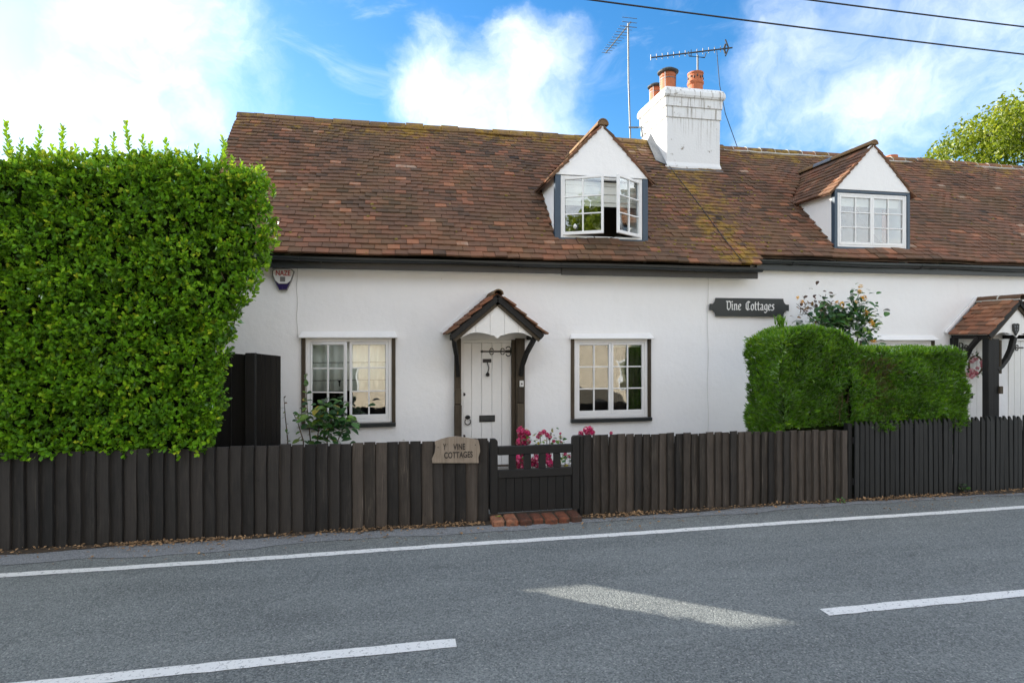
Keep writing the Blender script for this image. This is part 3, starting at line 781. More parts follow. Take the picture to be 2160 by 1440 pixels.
dm1 = dormer(cottage, D1, False, False)
def moss(parent, n, xr, bias, smin=.02):
    mb = MB()
    for i in range(n):
        x = random.gauss(*bias) if random.random() < .7 else random.uniform(*xr); s = random.uniform(smin, SL-.2)
        if not xr[0] < x < xr[1] or in_dormer(D1, x, s, .1) or in_dormer(D2, x, s, .1) or in_chimney(x, s): continue
        s = round(s/TG)*TG-.005; p = roof_point(x, s, .040); r = random.uniform(.008, .026)
        vs = []; fs = []
        for k, (rr, hh) in enumerate(((1, 0), (.8, .45), (.35, .75))):
            for j in range(6): a = j*math.pi/3+k; vs.append(p+Vector((1, 0, 0))*r*rr*math.cos(a)*random.uniform(.8, 1.5)+UP_S*r*rr*math.sin(a)+N_S*r*hh)
        for k in range(2):
            for j in range(6): fs.append((k*6+j, k*6+(j+1) % 6, k*6+6+(j+1) % 6, k*6+6+j))
        fs.append(tuple(range(12, 18))); mb._put(vs, fs, random.random())
    mb.build('moss_clumps', 'moss', parent, True)['kind'] = 'stuff'
moss(roof1, 420, (X_L+.2, X_M-.1), (4.7, .7))

# dormer window: slate blue posts and sill, both casements swung open
def dormer_window(parent, d, open_l, open_r, ring):
    zb, zt = d.z0-.01, d.z1-.005; jw = .075 if not ring else .045
    w = MB()
    w.box((d.x0-.012, YF-.045, zb-.05), (d.x0+jw, YF+.04, zt), .005); w.box((d.x1-jw, YF-.045, zb-.05), (d.x1+.012, YF+.04, zt), .005)
    w.box((d.x0+jw, YF-.05, zb-.07), (d.x1-jw, YF+.05, zb), .005)
    if ring: w.box((d.x0+jw, YF-.04, zt-.045), (d.x1-jw, YF+.04, zt), .005); zt -= .047
    win = w.build('dormer_window', 'slate_paint', parent)
    x0, x1 = d.x0+jw+.003, d.x1-jw-.003
    fr = frame_ring(x0, x1, zb+.002, zt-.002, YF-.03, YF+.05, .034); fr.build('frame', 'white_paint', win)
    hw = (x1-x0)/2-.036
    sash(win, x0+.036, hw, zb+.038, zt-.038, open_l, 1, 2, 3, YF-.012, .036, .012)
    sash(win, x1-.036, hw, zb+.038, zt-.038, open_r, -1, 2, 3, YF-.012, .036, .012)
    return win, x0, x1, zb, zt
win1, a0, a1, zb, zt = dormer_window(cottage, D1, math.radians(27), math.radians(36), False)
bl = MB()
for k in range(6):
    z = zt-.05-k*.062; bl.box((a0+.05, YF+.075+.012*(k % 2), z-.062), (a1-.05, YF+.085+.012*(k % 2), z), .002)
bl.build('blind', 'blind', win1)
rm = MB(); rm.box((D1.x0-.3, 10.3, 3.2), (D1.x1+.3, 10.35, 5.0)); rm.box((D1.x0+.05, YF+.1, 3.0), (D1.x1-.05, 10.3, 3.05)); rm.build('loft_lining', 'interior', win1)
for s in (-1, 1):
    st = MB(); st.tube([(D1.c+s*.12, YF-.05, zb+.012), (D1.c+s*.22, YF-.22, zb+.03)], .006, 6); st.build('casement_stay', 'iron', win1)
dd = MB(); 
c_ = atY(1213, 477, YF-.14); dd.lathe([(.0, -.04), (.026, -.02), (.03, 0), (.02, .02), (.0, .04)], c_, 12); dd.build('hanging_ornament', 'plastic_white', win1, True)

# ground floor windows
gw1 = ground_window(cottage, wl0.x, wl1.x, wl1.z, wl0.z, math.radians(17), True)
cu = MB(); cloth(cu, wl0.x+.04, wl1.x-.04, atY(700, 826, W).z, wl0.z-.02, W+.095, 9, .012); cu.build('curtain', 'curtain', gw1, True)
for py in (765, 803):
    b = MB(); z = atY(700, py, W).z; b.tube([(wl0.x+.05, W+.078, z), (wl1.x-.05, W+.078, z)], .004, 5); b.build('curtain_wire', 'timber', gw1)
hd = MB(); q = atY(717, 806, W-.02); hd.box((q.x-.008, W-.09, q.z-.05), (q.x+.008, W-.07, q.z+.01), .003); hd.box((q.x-.016, W-.094, q.z+.008), (q.x+.016, W-.07, q.z+.032), .004); hd.build('window_catch', 'iron', gw1)
gw2 = ground_window(cottage, wr0.x, wr1.x, wr1.z, wr0.z, 0.0, True)
cu = MB(); cloth(cu, wr0.x+.62*(wr1.x-wr0.x), wr1.x-.03, wr1.z+.02, wr0.z-.02, W+.22, 5, .02); cu.build('curtain', 'interior', gw2, True)
cu = MB(); cloth(cu, wr0.x+.5*(wr1.x-wr0.x), wr1.x-.05, wr0.z-.12, wr0.z-.02, W+.17, 1, .004); cu.build('blind', 'curtain', gw2, True)

# gutter and fascia
def gutter(parent, x0, x1, y, z, dropx=0.0, joints=3, r=.05):
    mb = MB(); k = 9; n = 24; rr = (r, r-.006)
    for i in range(n+1):
        x = x0+(x1-x0)*i/n; dz = .006*math.sin(i*.8)-dropx*i/n
        for ro in rr:
            for j in range(k):
                th = math.pi+math.pi*j/(k-1); mb.v.append((x, y+ro*math.cos(th), z+dz+ro*math.sin(th)))
    K = 2*k
    for i in range(n):
        for j in range(k-1):
            a = i*K+j; b = a+K
            mb.f += [(a, a+1, b+1, b), (a+k, b+k, b+k+1, a+k+1)]
        mb.f += [(i*K, i*K+K, i*K+K+k, i*K+k), (i*K+k-1, i*K+2*k-1, i*K+K+2*k-1, i*K+K+k-1)]
    for i in (0, n): mb.f.append(tuple(i*K+j for j in range(k)))
    mb.val = [.5]*len(mb.f)
    g = mb.build('gutter', 'gutter', parent)
    for i in range(joints):
        x = x0+(x1-x0)*(i+.5)/joints; m2 = MB()
        m2.tube([(x-.03, y, z-.003), (x+.03, y, z-.003)], .0, 3) if False else None
        vs = []
        for xx in (x-.035, x+.035):
            for j in range(k):
                th = math.pi+math.pi*j/(k-1); vs.append((xx, y+(r+.006)*math.cos(th), z-dropx*(i+.5)/joints+(r+.006)*math.sin(th)))
        for xx in (x-.035, x+.035):
            for j in range(k):
                th = math.pi+math.pi*j/(k-1); vs.append((xx, y+(r-.01)*math.cos(th), z-dropx*(i+.5)/joints+(r-.01)*math.sin(th)))
        fs = []
        for j in range(k-1): fs += [(j, j+1, k+j+1, k+j), (2*k+j, 3*k+j, 3*k+j+1, 2*k+j+1), (j, 2*k+j, 2*k+j+1, j+1), (k+j, k+j+1, 3*k+j+1, 3*k+j)]
        m2._put(vs, fs); m2.build('gutter_joint', 'gutter', parent)
        # hanging bracket
        m3 = MB(); m3.box((x+.3-.01, y-.0, z-.075), (x+.3+.01, W-.165, z-.055), .002); m3.build('gutter_bracket', 'gutter', parent)
    return g
gz = EAVE_Z-.055
gutter(cottage, X_L+.05, X_M+.0, EAVE_Y-.035, gz, .02, 3)
fb = MB(); fb.box((X_L+.1, EAVE_Y+.035, 2.80), (2.3, EAVE_Y+.06, 2.965), .004); fb.build('fascia', 'gutter', cottage)
fb = MB(); fb.box((2.303, EAVE_Y+.03, 2.785), (X_M-.02, EAVE_Y+.06, 2.965), .004); fb.build('fascia', 'fascia', cottage)
sf = MB(); sf.box((X_L+.1, EAVE_Y+.06, 2.835), (X_M-.02, W+.02, 2.85)); sf.build('soffit', 'plaster', cottage)
# broken tile scraps and moss lying in the gutter
# wall cables
for px, y0_, y1_ in ((627, 560, 712), (1493, 572, 912)):
    mb = MB(); pts = []
    for i in range(13):
        y = y0_+(y1_-y0_)*i/12; pts.append(atY(px+1.2*math.sin(i*1.3), y, W-.012))
    mb.tube(pts, .004, 5); mb.build('wall_cable', 'wall_cable', cottage)

# chimney stack
def rect_loft(mb, rings, val=.5):
    b = []
    for x0, x1, y0, y1, z, jit in rings:
        c = .012
        b.append([(x0+c, y0, z), (x1-c, y0, z), (x1, y0+c, z), (x1, y1-c, z), (x1-c, y1, z), (x0+c, y1, z), (x0, y1-c, z), (x0, y0+c, z)])
    vs = [v for r in b for v in r]; fs = []
    for i in range(len(b)-1):
        for j in range(8): fs.append((i*8+j, i*8+(j+1) % 8, (i+1)*8+(j+1) % 8, (i+1)*8+j))
    fs.append(tuple((len(b)-1)*8+j for j in range(8)))
    return mb._put(vs, fs, val)
cm = MB(); x0, x1, y0, y1 = CH.x0, CH.x1, CH.y0, CH.y1
CK = 1.049
def ZS(z): return CAMZ+(z-CAMZ)*CK
def o(e, z): return (x0-e*CK, x1+e*CK, y0-e*CK, y1+e*CK, ZS(z), 0)
rect_loft(cm, [o(.02, 4.4), o(.02, 4.93), o(.0, 5.0), o(.0, 5.40), o(.003, 5.775), o(-.008, 5.782), o(-.008, 5.79), o(.018, 5.797), o(.02, 5.965), o(.008, 5.972), o(.008, 5.98), o(.034, 5.987), o(.036, 6.135), o(.06, 6.145), o(.075, 6.18), o(.072, 6.245), o(.045, 6.30), o(.0, 6.335), o(-.10, 6.35)])
chim = cm.build('chimney', 'chimney_paint', cottage)
fl = MB()
fl.prism([(x0-.17, y0+.10, EAVE_Z+(y0+.10-EAVE_Y)*TP+.07), (x0-.008, y0-.03, EAVE_Z+(y0-.03-EAVE_Y)*TP+.09), (x0-.008, RIDGE_Y, EAVE_Z+RISE+.20), (x0-.12, RIDGE_Y-.1, EAVE_Z+RISE+.02)], (0, -.008, .012)); fl.build('flashing', 'lead', chim)
fl = MB(); fl.box((x0-.02, y0-.07, EAVE_Z+(y0-.07-EAVE_Y)*TP+.03), (x1+.03, y0-.024, EAVE_Z+(y0-.07-EAVE_Y)*TP+.075), .01); fl.build('apron_flashing', 'lead', chim)
def pot(x, y, r, h, cap, parent):
    p = MB(); z = ZS(6.34)
    if cap:
        p.lathe([(r*1.0, 0), (r*1.0, h*.70), (r*1.08, h*.72), (r*1.08, h*.78), (r*.95, h*.8), (r*.95, h*.9)], (x, y, z), 20)
        po = p.build('chimney_pot', 'terracotta', parent, False)
    else:
        p.lathe([(r*.98, 0), (r*.98, h*.45), (r*1.1, h*.5), (r*1.12, h*.58), (r*1.0, h*.64), (r*1.0, h*.9), (r*1.08, h*.94), (r*1.08, h), (r*.88, h), (r*.88, h*.7)], (x, y, z), 22)
        po = p.build('chimney_pot', 'terracotta', parent, False)
        for k in range(14):
            a = 2*math.pi*k/14; m2 = MB(); cx, cy = x+r*1.0*math.cos(a), y+r*1.0*math.sin(a)
            m2.box((-.012, -.012, -.02), (.012, .012, .02), .004, Matrix.Translation((cx, cy, z+h*(.80-.06*(k % 2)))) @ Matrix.Rotation(a, 4, 'Z'))
            m2.build('vent_hole', 'iron', po)
    if cap:
        c = MB(); c.lathe([(r*.9, h*.78), (r*.9, h*.86), (r*1.38, h*.90), (r*1.42, h*.95), (r*.9, h*1.06), (.02, h*1.10)], (x, y, z), 22); c.build('cowl', 'cowl', po)
        for k in range(4):
            a = math.pi/4+k*math.pi/2; c = MB(); c.tube([(x+r*1.05*math.cos(a), y+r*1.05*math.sin(a), z), (x+r*1.12*math.cos(a), y+r*1.12*math.sin(a), z+h*.9)], .006, 5); c.build('strap', 'alloy', po)
        c = MB(); c.lathe([(r*1.03, h*.60), (r*1.045, h*.605), (r*1.045, h*.63), (r*1.03, h*.635)], (x, y, z), 20); c.build('band', 'alloy', po)
    return po
pot(atY(1409, 170, 10.54).x, 10.54, .142, .44, True, chim)
pot(atY(1383, 170, 11.07).x, 11.07, .115, .38, True, chim)
pot(atY(1467, 170, 10.54).x, 10.54, .142, .44, False, chim)

# ------------------------------------------------------------------ porch (used on both cottages)
def porch(parent, xc, w_half, yfront, zeave, zapex, mortar, post_front, crest):
    """gabled tile canopy with posts and curved braces, tiles and boards as sub-parts"""
    hw = w_half; pt = math.atan2(zapex-zeave, hw); yb = W-.012
    f = MB()
    for s in (-1, 1):
        e = Vector((xc+s*hw, 0, zeave)); a = Vector((xc, 0, zapex))
        n = Vector((s*math.sin(pt), 0, math.cos(pt)))
        f.prism([(e.x, yfront+.02, e.z), (a.x, yfront+.02, a.z), (a.x, yb, a.z), (e.x, yb, e.z)], n*.014)
    po = f.build('porch', 'timber_black', parent)
    # barge boards, two layers
    for s in (-1, 1):
        e = Vector((xc+s*(hw+.0), yfront, zeave-.045)); a = Vector((xc+s*.004, yfront, zapex-.045))
        n = Vector((s*math.sin(pt), 0, math.cos(pt)))
        b = MB(); b.bar(e-n*.0, a-n*.0, .03, .075, tuple(n), .004); b.build('barge_board', 'timber_black', po)
        e2 = e+Vector((0, .028, 0))-n*.05; a2 = a+Vector((0, .028, 0))-n*.05
        b = MB(); b.bar(e2, a2, .03, .06, tuple(n), .004); b.build('barge_board', 'timber', po)
        # eave plate
        b = MB(); b.box((xc+s*(hw-.06)-.035, yfront+.03, zeave-.085), (xc+s*(hw-.06)+.035, yb, zeave-.02), .005); b.build('wall_plate', 'timber_black', po)
    # gable boards with a scalloped lower edge
    nb = 5; gw = hw-.135; z0 = zeave-.03
    def low(t):  # t in -1..1
        a = abs(t)
        if a < .12: return -.03*(1-a/.12)+.02*(a/.12)
        return .02+.042*math.sin((a-.12)/.88*math.pi)-.05*max(0, (a-.75))*2-.012
    for k in range(nb):
        ta, tb = -1+2*k/nb+.004, -1+2*(k+1)/nb-.004; pts = []
        for i in range(9):
            t = ta+(tb-ta)*i/8; pts.append((xc+t*gw, yfront+.045, z0+low(t)))
        for i in range(9):
            t = tb+(ta-tb)*i/8; pts.append((xc+t*gw, yfront+.045, zapex-.115-abs(t)*gw*math.tan(pt)))
        pts = [p for p in pts]
        b = MB(); b.prism(pts, (0, .02, 0)); b.build('gable_board', 'door_paint', po)
    # tiles
    spots = []
    for s in (-1, 1):
        ups = Vector((-s*math.cos(pt), 0, math.sin(pt))); nn = Vector((s*math.sin(pt), 0, math.cos(pt))); al = ups.cross(nn)
        e = Vector((xc+s*(hw+.04), 0, zeave-.04*math.tan(pt))); nc = int((hw/math.cos(pt)+.02)/.098)
        for k in range(nc):
            off = TW/2 if k % 2 else 0; p0 = e+ups*(k*.098)
            for i in range(-1, 6):
                yc = yfront-.05+off+(i+.5)*TW
                if yc < yfront-.05+TW*.3 or yc > yb-TW*.25: continue
                yc = min(max(yc, yfront-.05+TW/2), yb-TW/2+.02)
                p = Vector((p0.x, yc, p0.z))+nn*(.020+random.uniform(0, .006)+.002*(i % 2))
                spots.append(basis(p, al, ups, nn) @ Euler((random.gauss(0, .015), random.gauss(0, .02), random.gauss(0, .015))).to_matrix().to_4x4())
    put_tiles('tiles', spots, po, 300, 0.0, WARM_VARS)
    k = 9; y = yfront-.06; n = 2; st = (yb-y)/n
    for i in range(n):
        mb = MB(); R = .062
        for yy, rr in ((y+i*st+.004, R*1.05), (y+(i+1)*st-.004, R)):
            for ro in (rr, rr-.016):
                for j in range(k):
                    th = math.pi*(-.05+1.1*j/(k-1)); mb.v.append((xc-ro*math.cos(th)*1.1, yy, zapex+.012+ro*math.sin(th)))
        for j in range(k-1):
            mb.f += [(j, j+1, 2*k+j+1, 2*k+j), (k+j, 3*k+j, 3*k+j+1, k+j+1), (j, k+j, k+j+1, j+1), (2*k+j, 2*k+j+1, 3*k+j+1, 3*k+j)]
        mb.f += [(0, 2*k, 3*k, k), (k-1, 2*k-1, 4*k-1, 3*k-1)]; mb.val = [random.uniform(.1, .5)]*len(mb.f)
        mb.build('ridge_tile', 'ridge_tile' if not mortar else 'tile', po)
        if mortar:
            m2 = MB(); m2.tube([(xc-(R+.002)*1.1*math.cos(t), y+(i+1)*st-.01, zapex+.012+(R+.002)*math.sin(t)) for t in np.linspace(0, math.pi, 9)], .012, 5); m2.build('mortar_joint', 'mortar', po)
    for s in (-1, 1):
        if mortar: m2 = MB(); m2.tube([(xc+s*.068, yy, zapex-.008+random.uniform(-.005, .005)) for yy in np.linspace(y, yb, 10)], .012, 5); m2.build('bedding_mortar', 'mortar', po)
    # flashing on the wall
    for s in (-1, 1):
        b = MB(); n = Vector((s*math.sin(pt), 0, math.cos(pt)))
        b.bar(Vector((xc+s*(hw+.05), yb-.006, zeave-.03))+n*.065, Vector((xc, yb-.006, zapex+.03))+n*.055, .02, .05, tuple(n), .004); b.build('wall_flashing', 'plaster', po)
    return po
p1 = porch(cottage, atY(1050, 700, 7.80).x, .62, 7.80, 1.93, 2.455, False, False, False)
zpt = 1.87
for s, xa, xb in ((-1, atY(958, 800, W).x, atY(972, 800, W).x-.003), (1, atY(1086, 800, W).x+.003, atY(1105, 800, W).x)):
    b = MB(); b.box((xa, W-.075, 0), (xb, W+.03, zpt), .006)
    if s == 1: b.box((xa-.055, W-.03, 0), (xa-.002, W+.02, zpt-.02), .004)
    b.build('post', 'timber', p1)
    xm = (xa+xb)/2
    b = MB(); b.box((xm-.055, W-.12, 0), (xm+.05, W-.076, .93), .008); b.build('post_block', 'timber', p1)
    b = MB(); b.box((xm-.045, W-.115, .94), (xm+.045, W-.076, 1.16), .008); b.build('post_block', 'timber', p1)
    # brace from the post out to the front of the canopy
    pts = [Vector((xm, W-.10, 1.34)), Vector((xm+s*.015, W-.16, 1.50)), Vector((xm+s*.045, W-.28, 1.66)), Vector((xm+s*.085, W-.44, 1.80)), Vector((xm+s*.10, W-.53, 1.87))]
    b = MB()
    for p, q in zip(pts, pts[1:]): b.bar(p-(q-p)*.04, q+(q-p)*.04, .065, .055, (s, 0, .2), .006)
    b.build('brace', 'timber_black', p1)
b = MB(); q = atY(1100, 809, W-.08); b.box((q.x-.03, W-.10, q.z-.045), (q.x+.03, W-.078, q.z+.045), .006); bell = b.build('door_bell', 'plastic_white', p1)
b = MB(); b.tube([(q.x, W-.108, q.z), (q.x, W-.099, q.z)], .012, 10); b.build('bell_push', 'iron', p1)

# front door of vertical boards
def scroll(cx, cz, r, y, a0, a1, n=10, wid=.008):
    return [(cx+r*math.cos(t), y, cz+r*math.sin(t)) for t in np.linspace(a0, a1, n)]
dr = MB(); yd = W+.05
dr.box((DX0+.001, W-.005, .0), (DX0+.035, W+.10, DZ1-.001), .003); dr.box((DX1-.035, W-.005, .0), (DX1-.001, W+.10, DZ1-.001), .003); dr.box((DX0+.035, W-.003, DZ1-.04), (DX1-.035, W+.10, DZ1-.001), .003)
door = dr.build('door', 'door_paint', cottage)
x = DX0+.037; ww = [.10, .12, .125, .12, .125]; tot = sum(ww); span = DX1-.037-x
for w_ in ww:
    wd = w_/tot*span; b = MB(); b.box((x+.0015, yd-.02, .03), (x+wd-.0015, yd+.02, DZ1-.042), .005); b.build('door_board', 'door_paint', door); x += wd
b = MB(); z = atY(1040, 741, yd).z; hx1 = atY(1078, 741, yd).x; hx0 = atY(1012, 741, yd).x; yh = yd-.026
b.box((hx0+.03, yh-.006, z-.011), (hx1, yh+.006, z+.011), .002); b.prism([(hx0, yh-.006, z), (hx0+.035, yh-.006, z+.022), (hx0+.035, yh-.006, z-.022)], (0, .012, 0))
for cx in (hx0+.17, hx1-.13):
    for s in (-1, 1): b.tube(scroll(cx, z+s*.018, .026, yh, 0, s*math.pi*1.25), .007, 5)
for s in (-1, 1): b.tube(scroll(hx1-.045, z+s*.035, .034, yh, -s*.5*math.pi, s*math.pi*.95), .008, 5)
b.box((hx1-.09, yh-.007, z-.02), (hx1+.005, yh+.007, z+.02), .003); b.build('strap_hinge', 'iron', door)
b = MB(); c_ = atY(1027, 761, yd); b.box((c_.x-.062, yh-.008, c_.z-.022), (c_.x+.062, yh+.006, c_.z+.03), .003); b.tube([(c_.x, yh-.02, c_.z-.02), (c_.x+.02, yh-.03, c_.z-.10), (c_.x+.004, yh-.03, c_.z-.17)], .008, 6); b.lathe([(.0, -.03), (.026, -.02), (.028, .01), (.012, .03), (0, .032)], (c_.x+.004, yh-.03, c_.z-.195), 10); b.build('knocker', 'iron', door)
b = MB(); c_ = atY(1027, 882, yd); b.box((c_.x-.115, yh-.006, c_.z-.048), (c_.x+.115, yh+.006, c_.z+.048), .003); b.build('letter_box', 'iron', door)
b = MB(); b.box((c_.x-.10, yh-.012, c_.z-.034), (c_.x+.10, yh-.006, c_.z+.034), .003); b.build('letter_flap', 'cowl', door)
b = MB(); b.tube([(c_.x-.07, yh-.02, c_.z+.0), (c_.x-.04, yh-.026, c_.z-.022), (c_.x+.04, yh-.026, c_.z-.022), (c_.x+.07, yh-.02, c_.z+.0)], .005, 5); b.build('pull', 'iron', door)
b = MB(); c_ = atY(986, 884, yd); b.lathe([(.0, -.03), (.034, -.015), (.038, .01), (.02, .03), (0, .035)], (c_.x, yh-.0, c_.z+.03), 10); b.tube(scroll(c_.x, c_.z-.03, .042, yh-.012, math.pi*.75, math.pi*2.25, 12), .008, 6); b.build('ring_handle', 'iron', door)
for py in (831, 919):
    b = MB(); c_ = atY(978, py, yd); b.lathe([(.024, 0), (.024, .008), (.012, .012), (0, .013)], (0, 0, 0), 10)
    b.v = [(c_.x+v[0], yh-.0-v[2], c_.z+v[1]) for v in b.v]; b.build('lock', 'iron', door)

# ------------------------------------------------------------------ the far cottage
cot2 = thing('cottage', (9, W, 0), 'white rendered cottage with closed dormer window, right of the black name board', 'cottage')
EX = .19                                   # its eave sits this far up the shared slope
e2 = Vector((0, EAVE_Y, EAVE_Z))+UP_S*EX
w3a = atY(1855, 721, W); w3b = atY(1958, 880, W)
w3x0, w3x1, w3z1 = atY(1820, 720, W).x, atY(1963, 720, W).x, atY(1900, 719, W).z
d2x0, d2x1 = 9.36, 10.10
d3x0, d3x1 = 10.42, 11.15
holes2 = [(w3x0, w3x1, .75, w3z1), (d2x0, d2x1, 0, DZ1+.02), (d3x0, d3x1, 0, DZ1+.02)]
grid_wall(X_M+.001, X_R-.1, 0, 3.12, W+.004, holes2).build('wall', 'plaster', cot2, True)
side = MB()
side.prism([(X_R-.1, W+.006, 0), (X_R-.1, W+.006, 3.15), (X_R-.1, RIDGE_Y, 5.6), (X_R-.1, 13.4, 2.95), (X_R-.1, 13.4, 0)], (-.2, 0, 0))
side.box((X_M+.01, 13.2, 0), (X_R-.31, 13.4, 2.9)); side.build('gable_wall', 'plaster', cot2)
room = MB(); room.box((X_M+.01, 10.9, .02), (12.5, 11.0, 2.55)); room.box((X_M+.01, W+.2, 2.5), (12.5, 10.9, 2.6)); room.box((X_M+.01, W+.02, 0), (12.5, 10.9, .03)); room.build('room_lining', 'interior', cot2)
skip2 = lambda x, s: in_dormer(D2, x, s) or in_chimney(x, s)
roof2 = deck('roof', cot2, X_M+.022, X_R-.02, EX, skip2)
spb = [m for m, s in allsp if m.translation.x >= X_M and s > EX-.09]
vis = [m for m in spb if m.translation.x < 11.6]
put_tiles('tiles', vis[:300]+vis[300:]+[m for m in spb if m.translation.x >= 11.6], roof2, 300)
ridge_tiles(roof2, CH.x1+.02, X_R, EAVE_Z+RISE-.01, 'tile', True, .30)
moss(roof2, 220, (X_M+.15, X_R-.2), (5.9, .6), EX+.1)
dm2 = dormer(cot2, D2, True, True)
win2, a0, a1, zb, zt = dormer_window(cot2, D2, 0, 0, True)
b = MB(); b.box((a0+.05, YF+.07, zt-.20), (a1-.05, YF+.08, zt-.03), .002); b.build('blind', 'blind', win2)
b = MB(); cloth(b, a1-.30, a1-.20, zb+.05, zt-.20, YF+.16, 2, .02); b.build('curtain', 'orange_cloth', win2, True)
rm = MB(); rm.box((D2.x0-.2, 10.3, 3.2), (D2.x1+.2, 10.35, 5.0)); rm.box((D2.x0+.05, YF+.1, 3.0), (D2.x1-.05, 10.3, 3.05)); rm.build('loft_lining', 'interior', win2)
gutter(cot2, X_M+.06, X_R, e2.y-.035, e2.z-.055, .03, 7)
fb = MB(); fb.box((X_M+.04, e2.y+.02, e2.z-.20), (X_R-.1, e2.y+.06, e2.z-.03), .004); fb.build('fascia', 'gutter', cot2)
sf = MB(); sf.box((X_M+.04, e2.y+.06, e2.z-.17), (X_R-.1, W+.03, e2.z-.155)); sf.build('soffit', 'plaster', cot2)
gw3 = ground_window(cot2, w3x0, w3x1, .75, w3z1, 0, True)
b = MB(); q = atY(1880, 331, 13.0); b.lathe([(.13, 0), (.13, .9), (.15, .92), (.15, 1.0), (.11, 1.0)], (q.x, 13.0, q.z-.98), 16); b.box((q.x-.3, 12.75, 2.6), (q.x+.3, 13.25, q.z-.97), .01)
b.build('rear_chimney', 'terracotta', cot2)
# porch on the far cottage
PX, PY = 9.78, 7.72
p2 = porch(cot2, PX, .585, PY, 1.94, 2.50, True, True, True)
xl = PX-.53
b = MB(); b.box((PX+.48, PY+.05, 0), (PX+.60, PY+.16, 1.87), .008); b.build('post', 'timber_black', p2)
b = MB(); b.box((xl-.05, W-.08, 0), (xl+.05, W+.0, 1.87), .006); b.build('post', 'timber_black', p2)
b = MB(); b.box((xl-.01, PY+.05, 0), (xl+.10, PY+.16, 1.87), .008); b.build('post', 'timber_black', p2)
b = MB(); b.box((xl+.105, PY+.065, 0), (xl+.22, PY+.15, 1.86), .008); b.build('post', 'timber_black', p2)
b = MB(); b.box((xl+.224, PY+.06, 1.30), (xl+.265, PY+.12, 1.84), .006); b.build('post_block', 'timber', p2)
b = MB(); b.box((xl+.19, PY+.03, .98), (xl+.255, PY+.063, 1.10), .006); b.build('post_block', 'timber', p2)
def curve_bar(name, pts, w_, h_, up, mat, parent):
    b = MB(); pts = [Vector(p) for p in pts]
    for p, q in zip(pts, pts[1:]): b.bar(p-(q-p)*.06, q+(q-p)*.06, w_, h_, up, .008)
    return b.build(name, mat, parent)
curve_bar('brace', [(xl, W-.16, 1.42), (xl, W-.25, 1.56), (xl, W-.32, 1.70), (xl, PY+.26, 1.83), (xl, PY+.20, 1.88)], .06, .085, (1, 0, 0), 'timber_black', p2)
curve_bar('brace', [(xl+.20, PY+.10, 1.36), (xl+.29, PY+.10, 1.42), (xl+.40, PY+.10, 1.54), (xl+.48, PY+.10, 1.68), (xl+.55, PY+.10, 1.90)], .06, .085, (0, 1, 0), 'timber_black', p2)
c_ = atY(2144, 693, PY+.02); b = MB()
b.prism([(c_.x-.062, PY+.02, c_.z+.07), (c_.x-.03, PY+.02, c_.z+.085), (c_.x, PY+.02, c_.z+.075), (c_.x+.03, PY+.02, c_.z+.085), (c_.x+.062, PY+.02, c_.z+.07), (c_.x+.055, PY+.02, c_.z-.03), (c_.x, PY+.02, c_.z-.115), (c_.x-.055, PY+.02, c_.z-.03)], (0, .02, 0))
crest = tag(b.build('wall_crest', 'iron'), 'small dark shield crest on the white gable of the far porch', 'crest')
for dx, dz, w_, h_ in ((-.022, .03, .018, .03), (.022, .03, .018, .03), (-.02, -.02, .016, .03), (.02, -.02, .016, .03), (0, -.06, .012, .03)):
    b = MB(); b.box((c_.x+dx-w_, PY+.012, c_.z+dz-h_/2), (c_.x+dx+w_*.2, PY+.019, c_.z+dz+h_/2), .003); b.build('emblem', 'alloy', crest)
def board_door(xa, xb, letter, hinge_right):
    fr = MB(); zt = DZ1+.018; yd = W+.054
    fr.box((xa+.001, W-.003, 0), (xa+.03, W+.1, zt), .003); fr.box((xb-.03, W-.003, 0), (xb-.001, W+.1, zt), .003); fr.box((xa+.03, W-.001, zt-.04), (xb-.03, W+.1, zt), .003)
    dd = fr.build('door', 'door_paint', cot2)
    n = 5; st = (xb-xa-.064)/n
    for i in range(n):
        b = MB(); b.box((xa+.032+i*st+.0015, yd-.02, .03), (xa+.032+(i+1)*st-.0015, yd+.02, zt-.042), .004); b.build('door_board', 'door_paint', dd)
    yh = yd-.028; z = 1.70; b = MB(); s = -1 if hinge_right else 1; hx = xb-.05 if hinge_right else xa+.05
    b.box((min(hx, hx+s*.30), yh-.005, z-.012), (max(hx, hx+s*.30), yh+.005, z+.012), .002)
    for k in (-1, 1): b.tube(scroll(hx+s*.05, z+k*.045, .042, yh, -.5*math.pi, .5*math.pi*1.2), .009, 5); b.tube(scroll(hx+s*.16, z+k*.02, .028, yh, 0, k*math.pi*1.2), .008, 5)
    b.tube([(hx+s*.02, yh, z-.09), (hx+s*.02, yh, z+.10)], .009, 5); b.build('strap_hinge', 'iron', dd)
    if letter:
        q = atY(2040, 834, yd); b = MB(); b.box((q.x-.12, yh-.006, q.z-.045), (q.x+.09, yh+.006, q.z+.045), .004); b.build('letter_box', 'iron', dd)
        q = atY(2078, 847, yd); b = MB(); b.lathe([(.02, -.05), (.03, -.03), (.02, 0), (.028, .03), (.01, .05)], (q.x, yh-.02, q.z), 8); b.build('door_handle', 'iron', dd)
        q = atY(2079, 818, yd); b = MB(); b.lathe([(.0, -.02), (.02, -.012), (.02, .012), (0, .02)], (q.x, yh, q.z), 8); b.build('lock', 'iron', dd)
    return dd
board_door(d2x0, d2x1, True, False); board_door(d3x0, d3x1, False, False)
